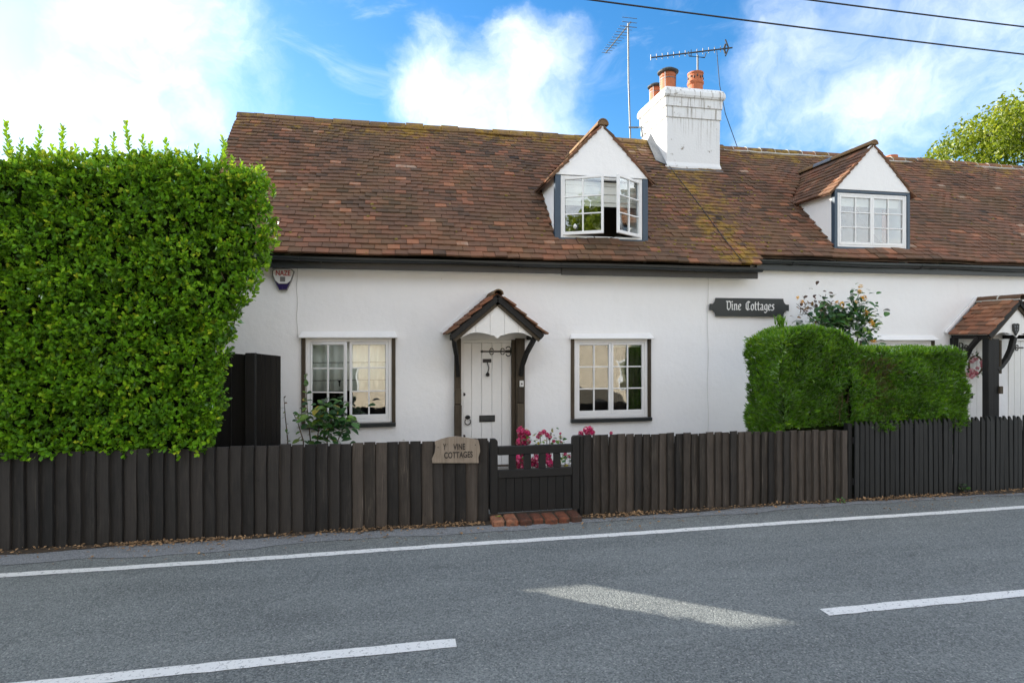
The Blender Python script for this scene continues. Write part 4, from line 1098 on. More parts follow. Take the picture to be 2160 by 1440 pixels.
# boards at the wall corner between the doors
# ------------------------------------------------------------------ fences
def board_mesh(w_, h, t0, t1, mat, slant=0.0, c=.0):
    """upright board, thin at the left edge and thick at the right; foot at origin"""
    mb = MB(); n = 4
    vs = []
    for i in range(n+1):
        z = h*i/n; bow = .003*math.sin(i*1.7)
        for x, t in ((-w_/2, t0), (w_/2, t1)):
            zz = z+(slant*(-1 if x > 0 else 1) if i == n else 0)
            vs += [(x+bow, -t, zz), (x+bow, 0, zz)]
    fs = []
    for i in range(n):
        a = i*4; b = a+4
        fs += [(a, a+2, b+2, b), (a+3, a+1, b+1, b+3), (a+1, a, b, b+1), (a+2, a+3, b+3, b+2)]
    fs += [(1, 3, 2, 0), (n*4, n*4+2, n*4+3, n*4+1)]
    mb._put(vs, fs)
    if max(t0, t1) > .025: mb.box((-w_*.62, .001, 0), (w_*.62, .007, h-.03))     # lap behind the next board
    return mb.mesh('board', mat)
def fence(name, label, px0, top0, px1, top1, mat_at, pitch, group=None):
    a = atY(px0, top0, FENCE_Y); b = atY(px1, top1, FENCE_Y); n = max(1, round((b.x-a.x)/pitch)); st = (b.x-a.x)/n
    root = thing(name, ((a.x+b.x)/2, FENCE_Y, 0), label, 'fence', group)
    cache = {}; sd = -1 if a.x > 1 else 1
    for i in range(n):
        t = (i+.5)/n; x = a.x+(i+.5)*st; h = a.z+(b.z-a.z)*t; mk = mat_at(x)
        key = (mk, random.randrange(5))
        if key not in cache: cache[key] = board_mesh(st-.008, 1.0, *((.014, .030) if sd > 0 else (.030, .014)), mk)
        o_ = add('board', cache[key], (x, FENCE_Y+random.uniform(-.002, .002), .012), root, (random.gauss(0, .004), random.gauss(0, .006), sd*math.radians(-5.0)+random.gauss(0, .03)))
        o_.scale = (random.uniform(.97, 1.03), 1, h-.012+random.gauss(0, .006))
    for z in (.22, (a.z+b.z)/2-.14):
        r = MB(); r.bar((a.x, FENCE_Y+.035, z), (b.x, FENCE_Y+.035, z+(b.z-a.z)*.8), .05, .075, (0, 0, 1), .004); r.build('rail', 'fence_dark', root)
    k = max(2, int((b.x-a.x)/1.8)+1)
    for i in range(k):
        x = a.x+.06+(b.x-a.x-.12)*i/(k-1); p = MB(); p.box((x-.045, FENCE_Y+.065, 0), (x+.045, FENCE_Y+.15, min(a.z, b.z)-.02), .006); p.build('post', 'fence_dark', root)
    return root
lx0 = -9.0
def matL(x): return 'fence_dark' if x < -.4 or random.random() < .5 else 'fence_grey'
za = atY(500, 937, FENCE_Y).z
ax = HX+FPX*((lx0*CY-FENCE_Y*SY)/(lx0*SY+FENCE_Y*CY)); dep = lx0*SY+FENCE_Y*CY
fence('board_fence', 'dark brown upright board fence under the big leafy hedge, left of the gate', ax, HY-FPX*(za-CAMZ)/dep, 1029, 925, matL, .112)
fence('board_fence', 'weathered grey brown board fence right of the black gate', 1230, 917, 1787, 906, lambda x: 'fence_grey' if random.random() < .8 else 'fence_dark', .094)
# end post by the pickets
q0 = atY(1790, 910, FENCE_Y); q1 = atY(1800, 880, FENCE_Y)
pf = thing('picket_fence', (9.5, FENCE_Y, 0), 'black picket fence with slanted tops in front of the conifer hedge', 'fence')
b = MB(); b.box((q0.x+.005, FENCE_Y+.01, 0), (q1.x, FENCE_Y+.09, .88), .006); b.build('post', 'picket_black', pf)
x = q1.x+.03; PK = [board_mesh(.056, 1.0, .020, .020, 'picket_black', .0) for _ in range(1)]
def picket_mesh(w_):
    mb = MB(); y = .022
    mb.prism([(-w_/2, -y, 0), (w_/2, -y, 0), (w_/2, -y, .935), (-w_/2+.012, -y, 1.0), (-w_/2, -y, .995)], (0, y, 0)); return mb.mesh('picket', 'picket_black')
PK = [picket_mesh(.054), picket_mesh(.058), picket_mesh(.051)]
i = 0
while x < 15.5:
    o_ = add('picket', PK[i % 3], (x, FENCE_Y-.005+random.uniform(-.003, .003), .01), pf, (random.gauss(0, .004), random.gauss(0, .007), random.gauss(0, .03)))
    o_.scale = (1, 1, .905+.004*math.sin(x)+random.gauss(0, .004)); x += .0685+random.gauss(0, .0015); i += 1
for z in (.2, .68):
    r = MB(); r.box((q1.x, FENCE_Y+.004, z-.035), (15.5, FENCE_Y+.05, z+.035), .004); r.build('rail', 'picket_black', pf)

# ------------------------------------------------------------------ gate with its brick threshold
ga = atY(1033, 1000, FENCE_Y); gb = atY(1222, 1000, FENCE_Y); gx0, gx1 = ga.x+.004, gb.x-.008
gate = thing('garden_gate', ((gx0+gx1)/2, FENCE_Y, .09), 'low black boarded gate with square openings along its top', 'gate')
gy = FENCE_Y
zTop = atY(1130, 938, gy).z; zo1, zo0 = atY(1130, 956, gy).z, atY(1130, 987, gy).z; zb_ = .085
def stile(xa, xb, zt, flip):
    r = .035; pts = [(xa, gy-.03, zb_), (xb, gy-.03, zb_)]
    arc = [(math.cos(t), math.sin(t)) for t in np.linspace(0, math.pi/2, 6)]
    if flip: pts += [(xb, gy-.03, zt)]+[(xa+r-r*c, gy-.03, zt-r+r*s) for c, s in arc[::-1]]
    else: pts += [(xb-r+r*c, gy-.03, zt-r+r*s) for c, s in arc]+[(xa, gy-.03, zt)]
    m = MB(); m.prism(pts, (0, .06, 0)); m.build('stile', 'gate_black', gate)
stile(gx0, gx0+.075, atY(1035, 925, gy).z, False); stile(gx1-.075, gx1, atY(1215, 918, gy).z, True)
ix0, ix1 = gx0+.077, gx1-.077
m = MB(); m.box((ix0, gy-.028, zo1), (ix1, gy+.022, zTop), .005); m.build('top_rail', 'gate_black', gate)
m = MB(); m.box((ix0, gy-.028, zo0-.085), (ix1, gy+.022, zo0), .005); m.build('middle_rail', 'gate_black', gate)
no = 5; ow = .062; mw = (ix1-ix0-no*ow)/(no-1); mw = (ix1-ix0)/no
for k in range(1, no):
    xc = ix0+(ix1-ix0)*(k/no)-.004; m = MB(); m.box((xc-.036, gy-.024, zo0+.001), (xc+.036, gy+.018, zo1-.001), .003); m.build('upright', 'gate_black', gate)
nb = 9; st = (ix1-ix0)/nb
for k in range(nb):
    m = MB(); m.box((ix0+k*st+.001, gy-.012, zb_), (ix0+(k+1)*st-.001, gy+.012, zo0-.087), .0035); m.build('gate_board', 'gate_black', gate)
m = MB(); m.box((gx0-.002+.0, gy+.034, .1), (gx0+.06, gy+.10, .80), .006); m.build('hanging_post', 'gate_black', gate)
m = MB(); m.box((gx1-.004+.012, gy-.02, 0), (gx1+.055, gy+.08, atY(1222, 919, gy).z), .006); m.build('gate_post', 'gate_black', gate)
step = thing('brick_step', ((gx0+gx1)/2, 5.86, 0), 'worn red brick threshold at the foot of the gate', 'step')
x = gx0-.005; k = 0
while x < gx1-.04:
    wb = random.uniform(.118, .142); m = MB()
    m.box((x, 5.765+random.uniform(-.012, .014), -.05), (x+wb-.012, 5.99, .062+random.uniform(-.006, .008)), .016, Matrix.Rotation(0, 4, 'X'))
    m.build('brick', 'brick', step); x += wb; k += 1
m = MB(); m.box((gx0, 5.785, -.05), (gx1-.05, 5.985, .046)); m.build('mortar_bed', 'soil', step)

# ------------------------------------------------------------------ name signs and alarm box
sg = thing('house_sign', (.57, 5.93, .75), 'light weathered wooden house sign fixed to the board fence by the gate', 'sign')
def SP(px, py): p = atY(px, py, 5.925); return (p.x, 5.925, p.z)
out = [(912, 976), (911, 968), (917, 955), (919, 942), (917, 931), (930, 926), (945, 922), (962, 920), (980, 922), (998, 925), (1009, 928), (1012, 940), (1013, 952), (1009, 964), (1010, 976)]
m = MB(); m.prism([SP(*p) for p in out], (0, .025, 0)); m.build('plaque', 'sign_wood', sg)
for txt, cx, base, hpx in (('Y', 938, 948, 12.5), ('VINE', 969, 948, 12.5), ('COTTAGES', 967, 965, 12.5)):
    p = atY(cx, base, 5.922); sz = hpx/FPX*5.95/.70
    me = text_mesh(txt, sz, 'letter_dark', .002, 1.06, .0022); o_ = add('lettering', me, (p.x, 5.9245, p.z), sg, FRONT)
    o_.scale.x = {'Y': 7, 'VINE': 25, 'COTTAGES': 60}[txt]/FPX*5.95/max(.001, me.vertices and (max(v.co.x for v in me.vertices)-min(v.co.x for v in me.vertices)))
for px, py in ((924, 943), (1003, 938)):
    p = atY(px, py, 5.92); m = MB(); m.tube([(p.x, 5.919, p.z), (p.x, 5.926, p.z)], .005, 8); m.build('screw', 'iron', sg)
nb_ = thing('name_board', (5.4, W-.02, 2.36), 'black notched name board with white gothic lettering on the white wall', 'sign')
n0 = atY(1497, 628, W-.03); n1 = atY(1663, 668, W-.03); bx0, bx1, bz0, bz1 = n0.x, n1.x, n1.z+.0, n0.z
nt_ = .10; pts = []
def arcpts(cx, cz, r, a0, a1, n=6): return [(cx+r*math.cos(t), cz+r*math.sin(t)) for t in np.linspace(a0, a1, n)]
r = .062; hh = (bz1-bz0)/2; zc = (bz0+bz1)/2
pl = [(bx0, zc-.05), ] 
pl = [(bx0, zc-.045), (bx0+nt_-r, zc-.045-.0)]+arcpts(bx0+nt_-r, bz0+.0+.0, 0, 0, 0, 0)
pl = [(bx0, zc+.05), (bx0, zc-.05)]+[(bx0+.04+(.06)*math.sin(t), bz0+(hh-.05)*math.cos(t)) for t in np.linspace(0, math.pi/2, 6)]
pl += [(bx1-.04-(.06)*math.sin(t), bz0+(hh-.05)*math.cos(t)) for t in np.linspace(math.pi/2, 0, 6)]+[(bx1, zc-.05), (bx1, zc+.05)]
pl += [(bx1-.04-(.06)*math.sin(t), bz1-(hh-.05)*math.cos(t)) for t in np.linspace(0, math.pi/2, 6)]+[(bx0+.04+(.06)*math.sin(t), bz1-(hh-.05)*math.cos(t)) for t in np.linspace(math.pi/2, 0, 6)]
m = MB(); m.prism([(x_, W-.045, z_) for x_, z_ in pl], (0, .025, 0)); m.build('plaque', 'sign_black', nb_)
# gothic lettering drawn with a slanted broad pen
G = {
 'V': (.95, [[(-.05, 1.38), (.12, 1.48), (.2, 1.3), (.2, .25), (.48, .0)], [(.2, 1.2), (.45, 1.48), (.78, 1.3), (.78, .45), (.45, 0)]]),
 'i': (.42, [[(0, .92), (.14, .98), (.14, .12), (.3, .05)], [(.05, 1.42), (.2, 1.3)]]),
 'n': (.78, [[(0, .92), (.14, .98), (.14, .05), (.22, .0)], [(.14, .8), (.38, 1.0), (.52, .86), (.52, .12), (.66, .05)]]),
 'e': (.62, [[(.32, 1.0), (.1, .82), (.1, .18), (.3, .0), (.52, .16)], [(.32, 1.0), (.5, .8), (.42, .6), (.14, .48)]]),
 'C': (.95, [[(.8, 1.28), (.5, 1.48), (.12, 1.15), (.12, .32), (.42, .0), (.8, .22)], [(.46, 1.35), (.46, .15)]]),
 'o': (.70, [[(.32, 1.0), (.1, .8), (.1, .2), (.32, 0), (.54, .2), (.54, .8), (.32, 1.0)]]),
 't': (.52, [[(.18, 1.38), (.18, .14), (.38, .02)], [(0, .98), (.42, .98)]]),
 'a': (.76, [[(.06, .88), (.3, 1.0), (.48, .85), (.48, .1), (.64, .03)], [(.48, .62), (.12, .42), (.12, .15), (.28, .02), (.48, .2)]]),
 'g': (.72, [[(.32, 1.0), (.1, .8), (.1, .25), (.3, .08), (.52, .25)], [(.32, 1.0), (.52, .9), (.52, -.2), (.3, -.42), (.04, -.28)]]),
 's': (.62, [[(.52, .9), (.3, 1.0), (.1, .8), (.46, .42), (.44, .14), (.22, 0), (.02, .12)]]), ' ': (.75, [])}
def gothic(txt, x0, x1, zbase, y, mat, parent):
    tot = sum(G[c][0] for c in txt); sc_ = (x1-x0)/tot; x = x0; nib = Vector((.085, 0, .075))*sc_*1.0
    for ch in txt:
        wd, strokes = G[ch]
        if strokes:
            mb = MB(); q = 0
            for st_ in strokes:
                for (ax_, az), (bx_, bz_) in zip(st_, st_[1:]):
                    A = Vector((x+ax_*sc_, y-q*.00025, zbase+az*sc_)); B = Vector((x+bx_*sc_, y-q*.00025, zbase+bz_*sc_)); q += 1
                    d_ = (B-A).normalized(); nb2 = nib
                    if abs(d_.cross(nib.normalized()).length) < .35: nb2 = Vector((-d_.z, 0, d_.x))*.05*sc_
                    mb.prism([A-nb2, B-nb2, B+nb2, A+nb2], (0, .003, 0))
            mb.build('lettering', mat, parent)
        x += wd*sc_
tx0, tx1 = atY(1532, 650, W-.05).x, atY(1634, 650, W-.05).x
gothic('Vine Cottages', tx0, tx1, atY(1580, 654, W-.05).z, W-.0505, 'sign_white', nb_)

al = thing('alarm_box', (-1.5, W-.02, 2.65), 'white and navy shield shaped alarm box high on the wall by the hedge', 'alarm')
def AP(px, py, y): p = atY(px, py, W-.04); return (p.x, y, p.z)
oc = [(575, 571), (580, 567.5), (598, 566), (615, 567.5), (621, 573), (619, 580), (614, 594), (605.5, 612), (589.5, 612), (580, 594), (575, 580)]
m = MB(); m.prism([AP(x_, y_, W-.06) for x_, y_ in oc], (0, .07, 0)); m.build('case', 'plastic_grey', al)
ins = [(598+(x_-598)*.93, 589+(y_-589)*.94) for x_, y_ in oc]
up_ = [p for p in ins if p[1] < 590]; 
face = [(576.5, 572.5), (581, 569), (598, 568), (614, 569), (619.3, 574), (617, 581), (613, 592), (606, 598), (589, 598), (582, 592), (577, 580)]
m = MB(); m.prism([AP(x_, y_, W-.068) for x_, y_ in face], (0, .008, 0)); m.build('face_plate', 'plastic_white', al)
low_ = [(613, 594), (605, 610.5), (590, 610.5), (582, 594), (589, 599.5), (606, 599.5)]
m = MB(); m.prism([AP(x_, y_, W-.067) for x_, y_ in (low_[0], low_[5], low_[4], low_[3], low_[2], low_[1])], (0, .007, 0)); m.build('strobe_lens', 'plastic_navy', al)
p = atY(597, 581, W-.07); me = text_mesh('NAZE', 10.5/FPX*8/.70, 'plastic_red', .0015, 1.0, .0015); lt = add('lettering', me, (p.x, W-.0695, p.z), al, FRONT); lt.scale.x = 29/FPX*7.9/(max(v.co.x for v in me.vertices)-min(v.co.x for v in me.vertices))
m = MB(); a = AP(591.5, 584, 0); b = AP(602.5, 594.5, 0); m.box((a[0], W-.072, b[2]), (b[0], W-.0682, a[2]), .001); m.build('badge', 'plastic_grey', al)

# tall black side gate between hedge and cottage
tg = thing('side_gate', (-1.6, 7.0, 0), 'tall black boarded side gate between the big hedge and the cottage', 'gate')
def tall_board(px0, px1, t0, t1, y):
    a = atY(px0, t0, y); b = atY(px1, t1, y); m = MB()
    m.prism([(a.x, y, 0), (b.x-.003, y, 0), (b.x-.003, y, b.z), (a.x, y, a.z)], (0, .022, 0)); m.build('board', 'gate_black', tg)
xs_ = [392, 418, 440, 466, 488]
for i_, (a_, b_) in enumerate(zip(xs_, xs_[1:])): tall_board(a_, b_, 744, 745, 7.10)
tall_board(488, 525, 745, 748, 7.08)
a = atY(520, 744, 7.05); b = atY(541, 745, 7.05); m = MB(); m.box((a.x, 6.98, 0), (b.x, 7.07, a.z), .006); m.build('post', 'gate_black', tg)
xs_ = [541, 552, 561, 572, 583, 592]
for i_, (a_, b_) in enumerate(zip(xs_, xs_[1:])): tall_board(a_, b_, 745.5+i_*1.1, 746.5+i_*1.1, 7.0-.004*(i_ % 2))

# ------------------------------------------------------------------ big clipped hedge on the left
HXR = [(.80, -1.70), (1.03, -1.645), (1.67, -1.60), (1.94, -1.474), (2.26, -1.345), (2.716, -1.19), (3.0, -1.17), (3.376, -1.19), (3.60, -1.36)]
def hedge_right(z): return np.interp(z, [a for a, _ in HXR], [b for _, b in HXR])-.04
HY0, HY1, HZ0, HZ1 = 6.03, 6.95, .84, 3.43
hedge = thing('leafy_hedge', (-4, 6.5, 0), 'tall clipped green broadleaf hedge overhanging the fence at the left', 'hedge')
def hump(x): return .05*np.sin(x*2.1+.4)+.03*np.sin(x*5.3)
core = MB()  # solid dark filler behind the leaves, stops light leaking through
zz = [.0, .9, 1.7, 2.3, 2.8, 3.3, 3.39]; rings = []
for z in zz:
    xr = float(hedge_right(max(z, .8)))-.16; y0 = HY0+.13+(.06 if z > 3.35 else 0); y1 = HY1-.1
    rings.append([(-8.5, y0, z), (xr, y0, z), (xr-(y1-y0)*1.9, y1, z), (-8.5, y1, z)])
vs = [v for r_ in rings for v in r_]; fs = []
for i in range(len(rings)-1):
    for j in range(4): fs.append((i*4+j, i*4+(j+1) % 4, (i+1)*4+(j+1) % 4, (i+1)*4+j))
fs.append(tuple((len(rings)-1)*4+j for j in range(4))); core._put(vs, fs); core.box((-3.02, 7.42, 0), (-2.66, 9.4, 3.75)); core.box((-4.6, 7.43, 0), (-3.021, 7.55, 2.2)); core.box((-4.6, 7.43, 2.86), (-3.021, 7.55, 3.72)); core.build('dark_filler', 'core_dark', hedge)  # unseen boxes added behind the hedge to frame the sun streak
def sprigs(P, NRM, per, L, spread=.8, up=.45, valf=None):
    n = len(P); T = unit(NRM*.55+np.array([0, 0, up])+rnd(n, .38))
    idx = np.repeat(np.arange(n), per); k = np.tile(np.arange(per), n)
    R = unit(np.cross(T[idx], rnd(n*per)))
    A = unit(T[idx]*.75+R*spread)
    pos = P[idx]+T[idx]*(k[:, None]/per*.05)+rnd(n*per, .004)
    Nn = unit(T[idx]+rnd(n*per, .35))
    ln = L*RNG.uniform(.55, 1.35, n*per); wd = ln*RNG.uniform(.48, .62, n*per)
    v = np.clip(np.repeat(RNG.normal(.44, .20, n), per)+RNG.normal(0, .10, n*per), 0, 1)
    return pos, A, Nn, ln, wd, v
def surf_noise(a, b): return .035*np.sin(a*5.1+b*3.3)+.03*np.sin(a*11+b*7.7+1.2)+.025*np.sin(b*13-a*4)
allp = []
# front face
n = 6200; x = RNG.uniform(-4.3, -1.15, n); z = RNG.uniform(HZ0-.03, HZ1+.04, n); keep = x < hedge_right(z)-.02; x, z = x[keep], z[keep]
y = HY0+surf_noise(x, z)+.05*np.clip((z-3.3)/.2, 0, 1)-.05*np.clip((1.25-z)/.4, 0, 1)
allp.append((np.stack([x, y, z], 1), np.tile([0, -1., 0], (len(x), 1))))
n = 3600; x = RNG.uniform(-4.3, -1.2, n); z = RNG.uniform(HZ0, HZ1, n); keep = x < hedge_right(z)-.05; x, z = x[keep], z[keep]
allp.append((np.stack([x, HY0+.09+surf_noise(z, x), z], 1), np.tile([0, -1., .1], (len(x), 1))))
n = 1300; x = RNG.uniform(-8.5, -4.3, n); z = RNG.uniform(HZ0, HZ1, n); allp.append((np.stack([x, HY0+surf_noise(x, z), z], 1), np.tile([0, -1., 0], (n, 1))))
# right end, swept back
n = 1500; z = RNG.uniform(HZ0, HZ1, n); t = RNG.uniform(0, 1, n)**1.5; xr = hedge_right(z)
allp.append((np.stack([xr-.02-t*.8*1.85+surf_noise(z, t)*.8, HY0+t*.8, z], 1), np.tile([.83, .55, 0], (n, 1))))
# shaggy fringe along the top edge
n = 1500; x = RNG.uniform(-4.4, -1.3, n); z = RNG.uniform(3.29, 3.56, n); allp.append((np.stack([x, HY0+.02+RNG.uniform(0, .3, n), z+hump(x)], 1), np.tile([0, -.25, 1.], (n, 1))))
# leaves on the unseen return, added to keep sun off the road
n = 900; z = RNG.uniform(.9, 3.7, n); y = RNG.uniform(7.45, 8.4, n); allp.append((np.stack([-2.62+surf_noise(y, z)*.5, y, z], 1), np.tile([1., 0, 0], (n, 1))))
# top
n = 2600; x = RNG.uniform(-4.6, -1.35, n); y = RNG.uniform(HY0, HY1, n); keep = x < -1.3-(y-HY0)*1.45; x, y = x[keep], y[keep]
allp.append((np.stack([x, y, HZ1+hump(x)+surf_noise(x, y)], 1), np.tile([0, 0, 1.], (len(x), 1))))
P = np.concatenate([a for a, _ in allp]); NR = np.concatenate([b for _, b in allp])
pos, A, Nn, ln, wd, v = sprigs(P, NR, 6, .046)
v = v+.26*np.clip((pos[:, 2]-3.32)/.25, 0, 1)+.14*np.clip((pos[:, 0]+1.55)/.3, 0, 1)  # top paler as new growth, right edge paler to paint in sunlight
# whippy young shoots above the clipped top
shoots = [(12, 262, .34), (45, 300, .2), (85, 272, .28), (132, 270, .3), (160, 308, .16), (205, 300, .2), (240, 285, .25), (265, 262, .36), (300, 292, .26), (318, 305, .18), (350, 298, .24), (372, 325, .15), (395, 318, .18), (415, 312, .2), (440, 322, .14), (470, 294, .3), (490, 335, .14), (530, 352, .12), (556, 385, .1), (575, 392, .1), (60, 318, .14), (110, 312, .15), (180, 322, .14), (225, 318, .14), (285, 322, .13), (335, 325, .13), (455, 335, .12), (510, 345, .1)]
sp_, sa, sn, sl, sw, sv = [], [], [], [], [], []; tw = MB()
for px, py, h in shoots:
    yy = HY0+random.uniform(.05, .35); tip = atY(px, py, yy); h *= 1.0; lean = random.uniform(-.15, .15); base = tip-Vector((lean*h, 0, h+.06))
    tw.tube([base, (base+tip)/2+Vector((random.uniform(-.01, .01), 0, 0)), tip], [.004, .003, .0015], 4)
    k = int(h/.011)+4
    for i in range(k):
        t = .18+.82*i/(k-1); p = base.lerp(tip, t); a = i*2.4+random.uniform(-.3, .3)
        sp_.append(p); sa.append((math.cos(a)*.7, math.sin(a)*.7, .75+.8*(t > .9))); sn.append((random.gauss(0, .2), random.gauss(0, .2), 1)); l_ = .062*(1.15-.3*t)*random.uniform(.8, 1.15); sl.append(l_); sw.append(l_*.55); sv.append(min(1, .62+.3*t*random.random()))
# clipped twigs that show in the thin spots
for i in range(60):
    x = RNG.uniform(-3.5, -1.5); z = RNG.uniform(1.0, 3.2)
    if x > hedge_right(z)-.1: continue
    p = Vector((x, HY0+.03, z)); tw.tube([p, p+Vector((random.uniform(-.08, .08), -.03, random.uniform(.02, .1)))], .003, 4)
tw.build('twigs', 'twig', hedge)['kind'] = 'stuff'
pos = np.concatenate([pos, np.array([tuple(p) for p in sp_])]); A = np.concatenate([A, np.array(sa)]); Nn = np.concatenate([Nn, np.array(sn)]); ln = np.concatenate([ln, sl]); wd = np.concatenate([wd, sw]); v = np.clip(np.concatenate([v, sv]), 0, 1)
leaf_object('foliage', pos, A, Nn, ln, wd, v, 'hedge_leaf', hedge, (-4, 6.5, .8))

# ------------------------------------------------------------------ conifer hedge on the right
ch_ = thing('conifer_hedge', (5.6, 6.6, 0), 'clipped green conifer hedge rising behind the picket fence', 'hedge')
def ctop(x, y):  # height of the hedge top
    t = np.clip((x-5.12)/.45, 0, 1); dome = 1.965-.08*((x-4.85)/.5)**2
    back = 1.70+(dome-1.70)*(1-t*t*(3-2*t))
    return np.where(x < 4.55, back-.14*((4.55-x)/.2)**2, back)
CX0, CX1, CY0, CY1 = 4.37, 6.86, 6.12, 6.78
core = MB(); nx = 26; vs = []; fs = []  # solid dark filler inside the sprays, closes see-through gaps
for i in range(nx+1):
    x = CX0+.08+(CX1-CX0-.16)*i/nx; zt_ = float(ctop(np.array(x), 0))-.03
    vs += [(x, CY0+.05, 0), (x, CY0+.05, zt_), (x, CY1-.07, zt_), (x, CY1-.07, 0)]
for i in range(nx):
    a = i*4; b = a+4; fs += [(a, b, b+1, a+1), (a+1, b+1, b+2, a+2), (a+2, b+2, b+3, a+3)]
fs += [(0, 1, 2, 3), (nx*4+3, nx*4+2, nx*4+1, nx*4)]; core._put(vs, fs); core.build('dark_filler', 'core_dark', ch_)
def sprays(P, NRM, per, L, up, mat, wid=.010, vm=.4, vs_=.17, spreadk=.55):
    n = len(P); T = unit(NRM*.6+np.array([0, 0, up])+rnd(n, .33)); B = unit(np.cross(T, NRM+rnd(n, .5)))
    idx = np.repeat(np.arange(n), per); k = np.tile(np.linspace(-1, 1, per), n)[:, None]
    A = unit(T[idx]+B[idx]*k*spreadk+rnd(n*per, .08)); pos = P[idx]+T[idx]*(1-np.abs(k))*.012
    ln = L*(1-.35*np.abs(k[:, 0]))*RNG.uniform(.7, 1.2, n*per); wd = np.full(n*per, wid)*RNG.uniform(.8, 1.3, n*per)
    vv = np.clip(np.repeat(RNG.normal(vm, vs_, n), per)+RNG.normal(0, .08, n*per), 0, 1)
    return pos, A, unit(rnd(n*per)), ln, wd, vv
allp = []
def surf2(a, b): return .030*np.sin(a*6+b*4)+.028*np.sin(a*13-b*9+1)+.02*np.sin(b*17+a*5)
n = 7200; x = RNG.uniform(CX0, CX1, n); zt_ = ctop(x, 0); z = .83+(zt_-.83)*RNG.uniform(0, 1, n)
bulge = np.where(x > 5.2, -.10*np.sin(np.clip((z-.75)/.9, 0, 1)*math.pi), 0)
allp.append((np.stack([x, CY0+surf2(x, z)+bulge, z], 1), np.tile([0, -1., 0], (n, 1))))
n = 3600; x = RNG.uniform(CX0, CX1, n); y = RNG.uniform(CY0, CY1, n); allp.append((np.stack([x, y, ctop(x, y)+surf2(x, y)*.35], 1), np.tile([0, 0, 1.], (n, 1))))
n = 2300; y = RNG.uniform(CY0-.02, CY1, n); z = RNG.uniform(.5, 1.87, n); allp.append((np.stack([CX0+surf2(y, z)*.6, y, z], 1), np.tile([-1., 0, 0], (n, 1))))
n = 1100; y = RNG.uniform(CY0, CY1, n); z = RNG.uniform(.4, 1.7, n); allp.append((np.stack([CX1+surf2(y, z), y, z], 1), np.tile([1., -.3, 0], (n, 1))))
# shaggy growth hanging over the pickets
n = 900; x = RNG.uniform(5.4, 6.78, n); z = RNG.uniform(.78, 1.2, n); allp.append((np.stack([x, CY0-.10+surf2(x, z), z], 1), np.tile([0, -1., -.2], (n, 1))))
P = np.concatenate([a for a, _ in allp]); NR = np.concatenate([b for _, b in allp])
pos, A, Nn, ln, wd, vv = sprays(P, NR, 7, .066, .5, 'conifer_leaf', .016, .42, .22, .85)
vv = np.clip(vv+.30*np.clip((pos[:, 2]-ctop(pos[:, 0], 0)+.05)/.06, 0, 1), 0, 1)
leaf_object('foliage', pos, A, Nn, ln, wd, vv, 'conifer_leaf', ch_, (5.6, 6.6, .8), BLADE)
n = 420; x = RNG.normal(5.62, .13, n); z = RNG.uniform(.85, 1.6, n); y = CY0-.03+surf2(x, z)-.08*np.sin(np.clip((z-.75)/.9, 0, 1)*math.pi)
p_, A_, N_, l_, w_, v_ = sprays(np.stack([x, y, z], 1), np.tile([0, -1., 0], (n, 1)), 6, .07, .6, 'bronze_leaf')
leaf_object('dead_sprays', p_, A_, N_, l_, w_*.7, v_, 'bronze_leaf', ch_, (5.6, 6.1, .8), BLADE)
P = np.array([[4.56+random.gauss(0, .03), 6.4+random.gauss(0, .03), 2.0+.09*random.random()] for _ in range(40)])
p_, A_, N_, l_, w_, v_ = sprays(P, np.tile([0, 0, 1.], (40, 1)), 7, .075, .9, 'conifer_leaf', spreadk=.4)
leaf_object('top_tuft', p_, A_, N_, l_, w_, v_, 'conifer_leaf', ch_, (4.56, 6.4, 2.0), BLADE)
tw = MB()
for i in range(70):
    x = random.uniform(5.0, 5.9); z = random.uniform(.85, 1.55); p = Vector((x, CY0-.02, z)); tw.tube([p, p+Vector((random.uniform(-.06, .06), -.03, random.uniform(.05, .2)))], .003, 4)
for i in range(40):
    x = random.uniform(5.0, 5.45); p = Vector((x, CY0+.35, 1.72)); tw.tube([p, p+Vector((random.uniform(-.02, .02), .02, random.uniform(.05, .16)))], .004, 4)
tw.build('twigs', 'twig', ch_)['kind'] = 'stuff'

# ------------------------------------------------------------------ leaves and flowers one by one
def leaf_mesh(name, L, W_, val, mat, curl=.15):
    mb = MB(); n = 5; vs = []; fs = []
    for i in range(n+1):
        t = i/n; w_ = W_*.5*math.sin(math.pi*min(1, t*.92+.06))**.8 if 0 < i < n else .001; zc_ = -curl*L*t*t
        vs += [(-w_, t*L, zc_+w_*.35), (0, t*L, zc_), (w_, t*L, zc_+w_*.35)]
    for i in range(n):
        a = i*3; b = a+3; fs += [(a, a+1, b+1, b), (a+1, a+2, b+2, b+1)]
    mb._put(vs, fs, val); return mb.mesh(name, mat, True)
RL = [leaf_mesh('leaf', 1, .62, v_, 'rose_leaf', c_) for v_, c_ in ((.1, .1), (.3, .25), (.45, .15), (.6, .3), (.8, .2), (1.0, .2))]
BL = [leaf_mesh('leaf', 1, .55, v_, 'bronze_leaf', .2) for v_ in (.1, .5, .9)]
def put_leaf(root, p, d, size, pool):
    d = Vector(d).normalized(); up = Vector((random.gauss(0, .35), random.gauss(-.35, .35), 1)); s = d.cross(up).normalized(); n = s.cross(d).normalized()
    o_ = add('leaf', random.choice(pool), p, root, basis(Vector(p), s, d, n).to_euler()); o_.scale = (size*random.uniform(.85, 1.15), size, size); return o_
